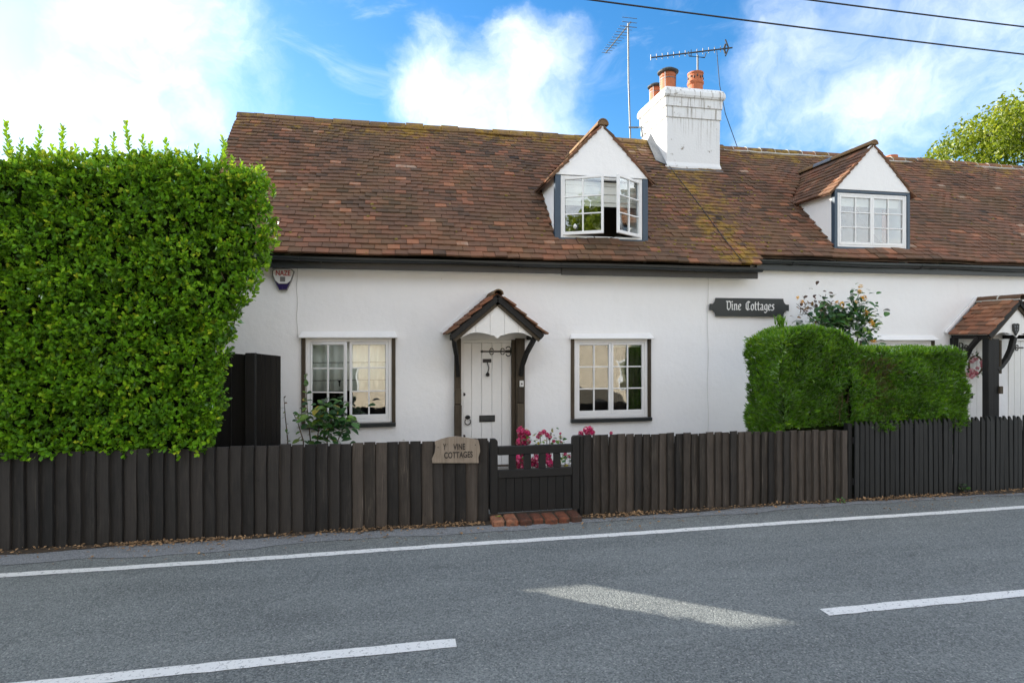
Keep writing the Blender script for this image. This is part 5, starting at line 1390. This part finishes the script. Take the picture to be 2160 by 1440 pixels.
def flower_mesh(name, mat, npet, R, seed, ball=True):
    r = np.random.default_rng(seed); mb = MB()
    for i in range(npet):
        d = Vector(r.normal(size=3)).normalized() if ball else (Vector((0, -.6, .4))+Vector(r.normal(size=3))*.8).normalized()
        p = d*R*r.uniform(.55, .95); s = d.cross(Vector(r.normal(size=3))).normalized(); t = d.cross(s); w_ = R*r.uniform(.28, .45)
        q = [p-s*w_*.6-t*w_*.4, p+s*w_*.6-t*w_*.4, p+s*w_*.75+t*w_*.5+d*w_*.3, p+t*w_*.8+d*w_*.15, p-s*w_*.75+t*w_*.5+d*w_*.3]
        mb._put(q, [(0, 1, 2, 3, 4)], float(np.clip(r.normal(.5, .25), 0, 1)))
    return mb.mesh(name, mat)
PINK = [flower_mesh('bloom', 'pink_petal', 70, 1, s) for s in range(4)]
YEL = [flower_mesh('bloom', 'yellow_petal', 26, 1, s+20) for s in range(3)]
PALE = [flower_mesh('bloom', 'pale_petal', 50, 1, s+40) for s in range(3)]
def put_bloom(root, p, R, pool):
    o_ = add('bloom', random.choice(pool), p, root, (random.uniform(0, 6), random.uniform(0, 6), random.uniform(0, 6))); o_.scale = (R, R, R*.9); return o_

# rose bush in front of the left window
YB = 7.75
rb = thing('rose_bush', (-.6, YB, 0), 'green leafy rose bush in front of the left ground floor window', 'shrub')
stems = [[(606, 1000), (607, 930), (602, 880), (599, 840)], [(660, 1000), (655, 930), (648, 860), (645, 800)], [(690, 1000), (690, 930), (700, 880), (715, 850)], [(700, 1000), (712, 930), (730, 890), (755, 895)], [(670, 1000), (670, 920), (676, 880), (680, 850)], [(640, 1000), (640, 930), (628, 890), (618, 870)]]
stp = []
for k, s_ in enumerate(stems):
    pts = []
    for i, (px, py) in enumerate(s_): pts.append(atY(px, py, YB+random.uniform(-.12, .12)))
    pts[0].z = 0; m = MB(); m.tube(pts, [.010, .008, .006, .003], 6); m.build('stem', 'twig', rb); stp.append(pts)
    for i in range(len(pts)-1):
        for t in np.linspace(0, 1, 5):
            p = pts[i].lerp(pts[i+1], t)
            if p.z < .55: continue
            put_leaf(rb, p, (random.uniform(-1, 1), random.uniform(-1, .3), random.uniform(-.3, .7)), random.uniform(.06, .10) if k else random.uniform(.04, .07), RL if k else RL[2:]+BL)
for i in range(210):
    px = random.gauss(692, 28); py = random.gauss(888, 25)
    if py < 838: continue
    p = atY(px, py, YB+random.uniform(-.2, .2)); put_leaf(rb, p, (random.uniform(-1, 1), random.uniform(-1, .2), random.uniform(-.4, .5)), random.uniform(.07, .14), RL[:5] if random.random() < .8 else RL)
for px, py in ((645, 795), (649, 812), (648, 830), (643, 845)): put_leaf(rb, atY(px, py, YB-.1), (random.uniform(-1, 1), -.4, .5), .07, RL[4:])

# pink flowers behind the gate
def flower_plant(label, blooms, Y, leaves, lmean, pool=PINK, lsize=.05, lpool=RL):
    c = atY(*blooms[0][:2], Y); root = thing('flower_plant', (c.x, Y, 0), label, 'flowers', None)
    for k, (px, py, r) in enumerate(blooms):
        p = atY(px, py, Y+random.uniform(-.1, .1)); put_bloom(root, p, r/FPX*p.y*1.02, pool)
        if k % 2 == 0:
            m = MB(); m.tube([(p.x+random.uniform(-.05, .05), p.y+.03, 0), (p.x, p.y+.03, p.z*.6), p], .005, 5); m.build('stem', 'twig', root)
    for px, py in leaves:
        p = atY(px, py, Y+random.uniform(-.12, .12)); put_leaf(root, p, (random.uniform(-1, 1), random.uniform(-1, .2), random.uniform(-.1, .8)), lsize*random.uniform(.8, 1.3), lpool)
    return root
def scatter(n, cx, cy, sx, sy): return [(random.gauss(cx, sx), random.gauss(cy, sy)) for _ in range(n)]
flower_plant('tall deep pink flower cluster beside the door post, behind the gate', [(1099, 908, 10), (1111, 914, 9), (1102, 922, 11), (1110, 930, 10), (1096, 932, 9), (1104, 941, 9), (1090, 968, 12), (1103, 965, 12), (1097, 982, 9)], 7.1, scatter(26, 1112, 940, 9, 16), .5)
flower_plant('wide pink flower cluster behind the middle of the gate', [(1140, 915, 6), (1147, 911, 6), (1154, 917, 6), (1135, 921, 5), (1160, 922, 5), (1168, 930, 4), (1124, 975, 10), (1130, 966, 9), (1135, 982, 9), (1156, 963, 10), (1160, 977, 10), (1148, 972, 8)], 7.1, scatter(34, 1150, 934, 15, 10)+scatter(14, 1135, 960, 12, 8), .5)
flower_plant('small pink flowers with loose green leaves behind the latch side of the gate', [(1182, 914, 3), (1184, 932, 3), (1193, 958, 5), (1200, 962, 4)], 7.1, scatter(16, 1180, 927, 8, 7)+scatter(34, 1193, 970, 9, 9), .5)
flower_plant('pink flower heads peeping over the board fence under the right window', [(1226, 914, 7), (1236, 908, 9), (1244, 905, 8), (1249, 912, 7), (1240, 917, 6), (1289, 913, 4)], 7.0, scatter(8, 1238, 922, 9, 4), .5)
# climbing rose with yellow flowers behind the conifer hedge
yr = thing('climbing_rose', (6.7, 7.9, 0), 'yellow flowered climbing rose against the wall, behind the conifer hedge', 'shrub')
for pts in ([(1730, 760), (1725, 690), (1735, 650), (1742, 620)], [(1770, 760), (1780, 690), (1800, 650), (1815, 612)], [(1760, 760), (1730, 690), (1695, 655), (1680, 640)], [(1790, 760), (1810, 700), (1830, 680), (1855, 682)]):
    P_ = [atY(px, py, 7.85+random.uniform(-.1, .1)) for px, py in pts]; P_[0].z = .2; m = MB(); m.tube(P_, [.014, .009, .006, .003], 6); m.build('stem', 'twig', yr)
def lf(n, cx, cy, sx, sy, size, pool):
    for px, py in scatter(n, cx, cy, sx, sy):
        if py > 775: continue
        put_leaf(yr, atY(px, py, 7.8+random.uniform(-.2, .15)), (random.uniform(-1, 1), random.uniform(-1, .3), random.uniform(-.5, .6)), size*random.uniform(.8, 1.25), pool)
lf(420, 1765, 674, 34, 17, .105, RL[:4]); lf(190, 1808, 690, 21, 22, .09, RL[:5]); lf(44, 1735, 640, 12, 16, .07, BL); lf(38, 1697, 652, 12, 13, .07, BL); lf(40, 1806, 632, 10, 15, .075, RL[:4]); lf(36, 1828, 655, 14, 16, .07, RL[:4]); lf(14, 1835, 705, 12, 6, .06, RL[1:5])
for px, py, r_ in ((1682, 628, 4), (1692, 636, 4), (1765, 637, 4), (1776, 641, 6), (1778, 650, 5), (1815, 604, 5), (1813, 615, 5), (1822, 628, 7), (1806, 636, 4), (1825, 657, 6), (1833, 661, 5), (1837, 680, 7), (1843, 686, 6), (1838, 718, 6), (1845, 720, 4), (1828, 664, 4)):
    put_bloom(yr, atY(px, py, 7.7+random.uniform(-.1, .1)), r_/FPX*9.1*1.05, YEL)
# flower wreath on the far door
wr = thing('door_wreath', (9.66, 8.3, 1.4), 'pink and green flower wreath hanging on the far cottage door', 'wreath')
for k in range(34):
    a = k/34*2*math.pi; px = 2058+15*math.cos(a)+random.gauss(0, 4); py = 770+20*math.sin(a)+random.gauss(0, 5)
    put_leaf(wr, atY(px, py, 8.33+random.uniform(-.04, .03)), (math.cos(a), -.5, -math.sin(a)), .06, RL[1:4] if k % 3 else BL)
for px, py, r_ in ((2050, 762, 5), (2058, 757, 5), (2072, 765, 6), (2073, 772, 5), (2050, 783, 7), (2056, 787, 8), (2049, 793, 7), (2040, 790, 5), (2062, 776, 4)):
    put_bloom(wr, atY(px, py, 8.28+random.uniform(-.03, .03)), r_/FPX*9.9, PALE)
m = MB(); q = atY(2058, 770, 8.37); m.tube([(q.x+.14*math.cos(t), 8.37, q.z+.16*math.sin(t)) for t in np.linspace(0, 2*math.pi, 20)], .015, 6); m.build('ring', 'twig', wr)

# weeds at the fence foot
def weed(label, px, py, n, size):
    b = atZ(px, py+10); root = thing('weed', (b.x, b.y, 0), label, 'weed')
    for i in range(n):
        a = random.uniform(0, 6.28); h = random.uniform(.02, .12)*size; rr = random.uniform(.0, .07)*size
        put_leaf(root, (b.x+rr*math.cos(a), min(b.y+rr*math.sin(a)*.5, FENCE_Y-.03), h), (math.cos(a), math.sin(a)-.3, .5), .05*size, RL[2:5])
    m = MB(); m.tube([(b.x, b.y, 0), (b.x+.01, b.y, .1*size)], .004, 5); m.build('stem', 'twig', root)
weed('green weed growing at the foot of the picket fence', 2018, 1026, 22, 1.0)
weed('tiny green weed beside the brick step', 1046, 1094, 10, .6)
weed('small weed in the gutter of the road by the grey fence', 1772, 1052, 9, .6)

# fallen leaves and grit along the fences
n = 4200; x = RNG.uniform(-6, 14, n); y = FENCE_Y-.03-np.abs(RNG.normal(0, .065, n)); x = np.where(RNG.random(n) < .35, RNG.choice([-2.3, -1.8, -.2, .6, 2.1, 2.6, 5.6, 6.1], n)+RNG.normal(0, .22, n), x)
far = RNG.random(n) < .10; y = np.where(far, y-RNG.uniform(0, .45, n), y)
keep = ~((x > gx0-.05) & (x < gx1+.03) & (y > 5.74)); x, y = x[keep], y[keep]; n = len(x)
P = np.stack([x, y, .011+np.abs(RNG.normal(0, .007, n))], 1); A = rnd(n); A[:, 2] *= .25
nv = np.tile([0, 0, 1.], (n, 1))+rnd(n, .35); ll = RNG.uniform(.012, .042, n)
lit = leaf_object('fallen_leaves', P, A, nv, ll, ll*RNG.uniform(.25, .7, n), RNG.random(n), 'litter', None, (2, 5.9, 0)); tag(lit, 'dry brown leaves and grit along the foot of the fences', 'leaves')

# ------------------------------------------------------------------ aerials and cables
ta = thing('tv_aerial', (4.6, 11.43, 5.2), 'tall thin pole aerial left of the chimney, pointing away', 'aerial')
mt = atY(1325, 50, 11.43); mb_ = atY(1331, 300, 11.43)
m = MB(); m.tube([(mb_.x, 11.43, mb_.z-.3), (mt.x+.01, 11.43, (mt.z+mb_.z)/2), mt], .018, 8); m.build('mast', 'alloy', ta)
be = Vector((mt.x-.06, 12.6, mt.z-.06)); bs = Vector((mt.x+.01, 11.31, mt.z-.03)); m = MB(); m.tube([bs, be], .013, 6); m.build('boom', 'alloy', ta)
for i in range(11):
    p = bs.lerp(be, .14+.85*i/10); l_ = .16-.006*i; m = MB(); m.tube([p-Vector((l_, 0, 0)), p+Vector((l_, 0, 0))], .006, 5); m.build('element', 'alloy', ta)
for dz in (-.09, .0, .09):
    m = MB(); m.tube([(bs.x-.18, 11.33, bs.z+dz), (bs.x+.14, 11.33, bs.z+dz)], .006, 5); m.build('reflector', 'alloy', ta)
zb2 = atY(1330, 270, 11.43).z; m = MB(); m.tube([(mb_.x-.06, 11.41, zb2), (mb_.x+.12, 11.38, zb2), (CH.x0-.06, 11.22, zb2-.05), (CH.x0-.05, 11.18, zb2-.25)], .018, 6); m.build('bracket', 'alloy', ta)
tb = thing('tv_aerial', (5.7, 10.8, 6.55), 'long black toothed aerial above the terracotta chimney pot', 'aerial')
p0, p1_ = atY(1373, 122, 11.0), atY(1545, 101, 10.43); m = MB(); m.tube([p0, p1_], .014, 6); m.build('boom', 'aerial_black', tb)
for i in range(13):
    p = p0.lerp(p1_, i/14.0); m = MB(); m.tube([p-Vector((0, 0, .055)), p+Vector((0, 0, .06))], .008, 5); m.build('element', 'aerial_black', tb)
for k in (-1, 1):
    q = p0.lerp(p1_, .955); m = MB(); m.tube([q, q+Vector((-.07, 0, k*.16))], .014, 6); m.build('reflector', 'aerial_black', tb)
    q = p0.lerp(p1_, .90); m = MB(); m.tube([q, q+Vector((.03, 0, .09*k))], .02, 6); m.build('dipole', 'aerial_black', tb)
q = p0.lerp(p1_, .585); m = MB(); m.tube([(q.x, q.y+.02, ZS(6.3)), (q.x, q.y+.02, q.z-.06)], .02, 8); m.build('mast', 'alloy', tb)
m = MB(); m.tube([q+Vector((-.21, 0, -.01)), q+Vector((-.19, 0, -.10)), q+Vector((.14, 0, -.10)), q+Vector((.17, 0, -.01))], .012, 6); m.build('clamp', 'aerial_black', tb)
def top_cable(name, pts, r, mat, label, n=30, sag=0.0):
    pts = [Vector(p) for p in pts]; out = []
    for i in range(len(pts)-1):
        for k in range(n):
            t = k/n; p = pts[i].lerp(pts[i+1], t); p.z -= sag*4*t*(1-t); out.append(p)
    out.append(pts[-1]); m = MB(); m.tube(out, r, 6); return tag(m.build(name, mat, None, True), label, 'cable')
top_cable('aerial_cable', [atY(1512, 108, 10.55), atY(1518, 180, 10.6), atY(1530, 240, 10.7), atY(1558, 318, 10.85)], .007, 'cable', 'thin black cable hanging from the toothed aerial to the ridge', 8)
rp = []
for t in np.linspace(0, 1, 14):
    px = 1408+(1562-1408)*t; py = 352+(556-352)*t; r_ = pray(px, py)
    k = (CAMZ-EAVE_Z+EAVE_Y*TP)/(r_.y*TP-r_.z); p = Vector((r_.x*k, r_.y*k, CAMZ+r_.z*k)); rp.append(p+N_S*(.055+sagf(p.x, (p.z-EAVE_Z)/math.sin(PITCH))))
m = MB(); m.tube(rp, .006, 6); tag(m.build('roof_cable', 'cable', None, True), 'black cable running down the lichened tiles from the chimney', 'cable')
zA = atY(1245, 0, 5.8).z; zB = atY(2160, 115, 5.8).z
def wire(pA, pB, Y, sag, label):
    a = atY(*pA, Y); b = atY(*pB, Y); sl_ = (b.z-a.z)/(b.x-a.x); x0, x1 = -14, 26; xm = 8
    pts = []
    base = lambda x: a.z+sl_*(x-a.x)
    cc = .0016
    for i in range(60):
        x = x0+(x1-x0)*i/59; pts.append((x, Y, base(x)+cc*(x-a.x)*(x-b.x)))
    m = MB(); m.tube(pts, .0085, 6); tag(m.build('overhead_wire', 'cable', None, True), label, 'wire')
wire((1245, 0), (2160, 115), 5.8, 0, 'lower of the two overhead wires crossing the sky')
wire((1705, 0), (2160, 57), 5.8, 0, 'upper of the two overhead wires, in the top right corner')

# ------------------------------------------------------------------ trees
def droopy_tree(name, base, trunk_h, c, rad, nstr, label, mat='tree_leaf', leaf=.13, seed=1, per=46, hang=1.0):
    r = np.random.default_rng(seed); root = thing(name, base, label, 'tree'); base = Vector(base); c = Vector(c)
    m = MB(); m.tube([base, base.lerp(c, .5)+Vector((.2, 0, 0)), c+Vector((0, 0, rad[2]*.5))], [.32, .24, .08], 10); m.build('trunk', 'bark', root)
    P, A, V = [], [], []; lb = MB()
    for i in range(nstr):
        d = r.normal(size=3); d /= np.linalg.norm(d); d[2] = abs(d[2])*.9-.25; k = r.uniform(.45, 1.0)
        tip = Vector((c.x+d[0]*rad[0]*k, c.y+d[1]*rad[1]*k, c.z+d[2]*rad[2]*k)); st = c+Vector((0, 0, r.uniform(-.6, .5)*rad[2]))
        out = (tip-st); dn = Vector((out.x*.18, out.y*.18, -hang*r.uniform(.5, 1.3)))
        if i % 5 == 0: lb.tube([st, st.lerp(tip, .45)+Vector((0, 0, .15)), st.lerp(tip, .8)], [.05, .03, .012], 5)
        for j in range(per):
            t = r.uniform(0, 1); p = tip+dn*t+Vector(r.normal(size=3))*(.16*(1-.4*t))-out.normalized()*(1-t)*.3
            P.append(tuple(p)); A.append((dn.x*.3+r.normal()*.6, dn.y*.3+r.normal()*.6, -.6+r.normal()*.5)); V.append(np.clip(.45+.3*(k-.7)+r.normal()*.2, 0, 1))
    lb.build('limb', 'bark', root)
    P = np.array(P); n = len(P); ll = leaf*r.uniform(.7, 1.3, n)
    leaf_object('crown', P, np.array(A), rnd(n), ll, ll*.5, np.array(V), mat, root, tuple(c))
    return root
q = atY(2215, 205, 17.5)
droopy_tree('tree', (q.x+.6, 17.5, 0), 5, (q.x+.4, 17.5, q.z-1.2), (4.4, 3.4, 3.0), 560, 'tall yellow green drooping tree beyond the right end of the roof', seed=5, per=48, hang=1.1, leaf=.14)

# ------------------------------------------------------------------ across the street, seen only in the window glass
oh = thing('house', (4, -6.3, 0), 'cream rendered house across the road, reflected in the window glass', 'house')
holes = [(-3.2, -1.7, .9, 2.1), (1.2, 2.4, 1.0, 2.2), (5.4, 6.9, 1.0, 2.2), (9.0, 10.4, 1.0, 2.2), (-3.2, -1.8, 3.2, 4.3), (1.2, 2.4, 3.2, 4.3), (5.4, 6.8, 3.2, 4.3)]
g = grid_wall(-5, 12, 0, 4.8, 6.3, holes, .1, .004)
g.v = [(x, -y, z) for x, y, z in g.v]; g.f = [f[::-1] for f in g.f]; g.build('wall', 'cream_render', oh)
m = MB(); m.box((-5.0, -11.9, 0), (12, -11.7, 4.8)); m.prism([(-5, -6.35, 0), (-5, -6.35, 4.8), (-5, -9, 7.4), (-5, -11.7, 4.8), (-5, -11.7, 0)], (.2, 0, 0)); m.prism([(12, -6.35, 0), (12, -6.35, 4.8), (12, -9, 7.4), (12, -11.7, 4.8), (12, -11.7, 0)], (-.2, 0, 0)); m.box((-4.8, -9.1, 0), (11.8, -9.0, 4.7)); m.build('side_wall', 'cream_render', oh)
m = MB(); m.prism([(-5.3, -6.0, 4.7), (-5.3, -9, 7.6), (-5.3, -12, 4.7), (-5.3, -12, 4.6), (-5.3, -9, 7.45), (-5.3, -6.0, 4.6)], (17.6, 0, 0)); m.build('roof', 'opp_tile', oh)
for a, b_, c, d_ in holes:
    m = MB()
    for xa, xb, za_, zb_ in ((a, a+.07, c, d_), (b_-.07, b_, c, d_), (a+.07, b_-.07, d_-.07, d_), (a+.07, b_-.07, c, c+.07), ((a+b_)/2-.035, (a+b_)/2+.035, c+.07, d_-.07)):
        m.box((xa, -6.36, za_), (xb, -6.28, zb_), .004)
    wn = m.build('window', 'white_paint', oh); m = MB(); m.box((a+.05, -6.335, c+.05), (b_-.05, -6.33, d_-.05)); m.build('pane', 'glass', wn)
car = thing('parked_car', (5.3, -2.6, .06), 'bronze parked car across the road, reflected in the right ground floor window', 'car')
def car_body():
    # hatchback standing along the kerb, front to the right
    cx, cy, z0 = 5.3, -2.6, .06
    prof = [(-2.05, .35), (-2.1, .62), (-2.0, .92), (-1.75, 1.0), (-1.45, 1.40), (-1.0, 1.47), (.2, 1.44), (.95, 1.0), (1.75, .88), (2.05, .68), (2.08, .38), (1.75, .28), (-1.7, .28)]
    hw = .84; mb = MB(); secs = [(-hw, .90), (-hw*.96, .97), (-hw*.86, 1.0), (hw*.86, 1.0), (hw*.96, .97), (hw, .90)]
    vs = []; n = len(prof)
    for y, k in secs:
        for x, z in prof:
            pinch = (.10 if z > 1.1 else 0)
            vs.append((cx+x*(.985 if k < .95 else 1), cy+y*(1-pinch), z0+.3+(z-.3)*(.97 if k < .95 else 1)))
    fs = []
    for s in range(len(secs)-1):
        for i in range(n): fs.append((s*n+i, s*n+(i+1) % n, (s+1)*n+(i+1) % n, (s+1)*n+i))
    fs += [tuple(range(n)), tuple((len(secs)-1)*n+i for i in range(n))[::-1]]
    mb._put(vs, fs); body = mb.build('body', 'car_paint', car)
    for s in (-1, 1):
        y = cy+s*hw*.905
        for poly in ([(-1.35, 1.02), (-1.15, 1.36), (-.35, 1.39), (-.35, 1.02)], [(-.27, 1.02), (-.27, 1.39), (.15, 1.37), (.72, 1.02)]):
            m = MB(); m.prism([(cx+a, y+s*(.012+.05*(1.4-b)*2.0), z0+b) for a, b in poly], (0, s*.012, 0)); m.build('side_window', 'car_glass', car)
        m = MB(); m.box((cx-2.09, cy+s*hw*.62-.14, z0+.70), (cx-1.98, cy+s*hw*.62+.14, z0+.92), .02); m.build('tail_lamp', 'tail_lamp', car)
        m = MB(); m.box((cx-2.04, cy+s*hw-.06, z0+.70), (cx-1.62, cy+s*hw+.01, z0+.86), .02); m.build('tail_lamp', 'tail_lamp', car)
        for x in (-1.28, 1.28):
            m = MB(); m.lathe([(.18, -.09), (.29, -.10), (.32, -.06), (.32, .06), (.29, .10), (.18, .09)], (0, 0, 0), 22)
            m.v = [(cx+x+v[0], cy+s*(hw-.08)+v[2], z0+.32+v[1]) for v in m.v]; wh = m.build('wheel', 'tyre', car)
            m = MB(); m.lathe([(.02, .10), (.19, .105), (.2, .09), (.02, .08)], (0, 0, 0), 18); m.v = [(cx+x+v[0], cy+s*(hw-.08)+s*v[2], z0+.32+v[1]) for v in m.v]; m.build('rim', 'alloy', wh)
    m = MB(); m.prism([(cx-1.75, cy-.66, z0+1.02), (cx-1.75, cy+.66, z0+1.02), (cx-1.475, cy+.6, z0+1.38), (cx-1.475, cy-.6, z0+1.38)], (-.02, 0, .012)); m.build('rear_window', 'car_glass', car)
    m = MB(); m.prism([(cx+.93, cy-.66, z0+1.03), (cx+.93, cy+.66, z0+1.03), (cx+.28, cy+.6, z0+1.42), (cx+.28, cy-.6, z0+1.42)], (.02, 0, .016)); m.build('windscreen', 'car_glass', car)
car_body()
droopy_tree('tree', (-7.5, -9, 0), 5, (-7.5, -9, 7.2), (4.2, 3.5, 3.6), 260, 'tall leafy tree across the road, reflected in the dormer glass', seed=9, per=36, hang=.9, leaf=.24)
bpy.context.view_layer.update()
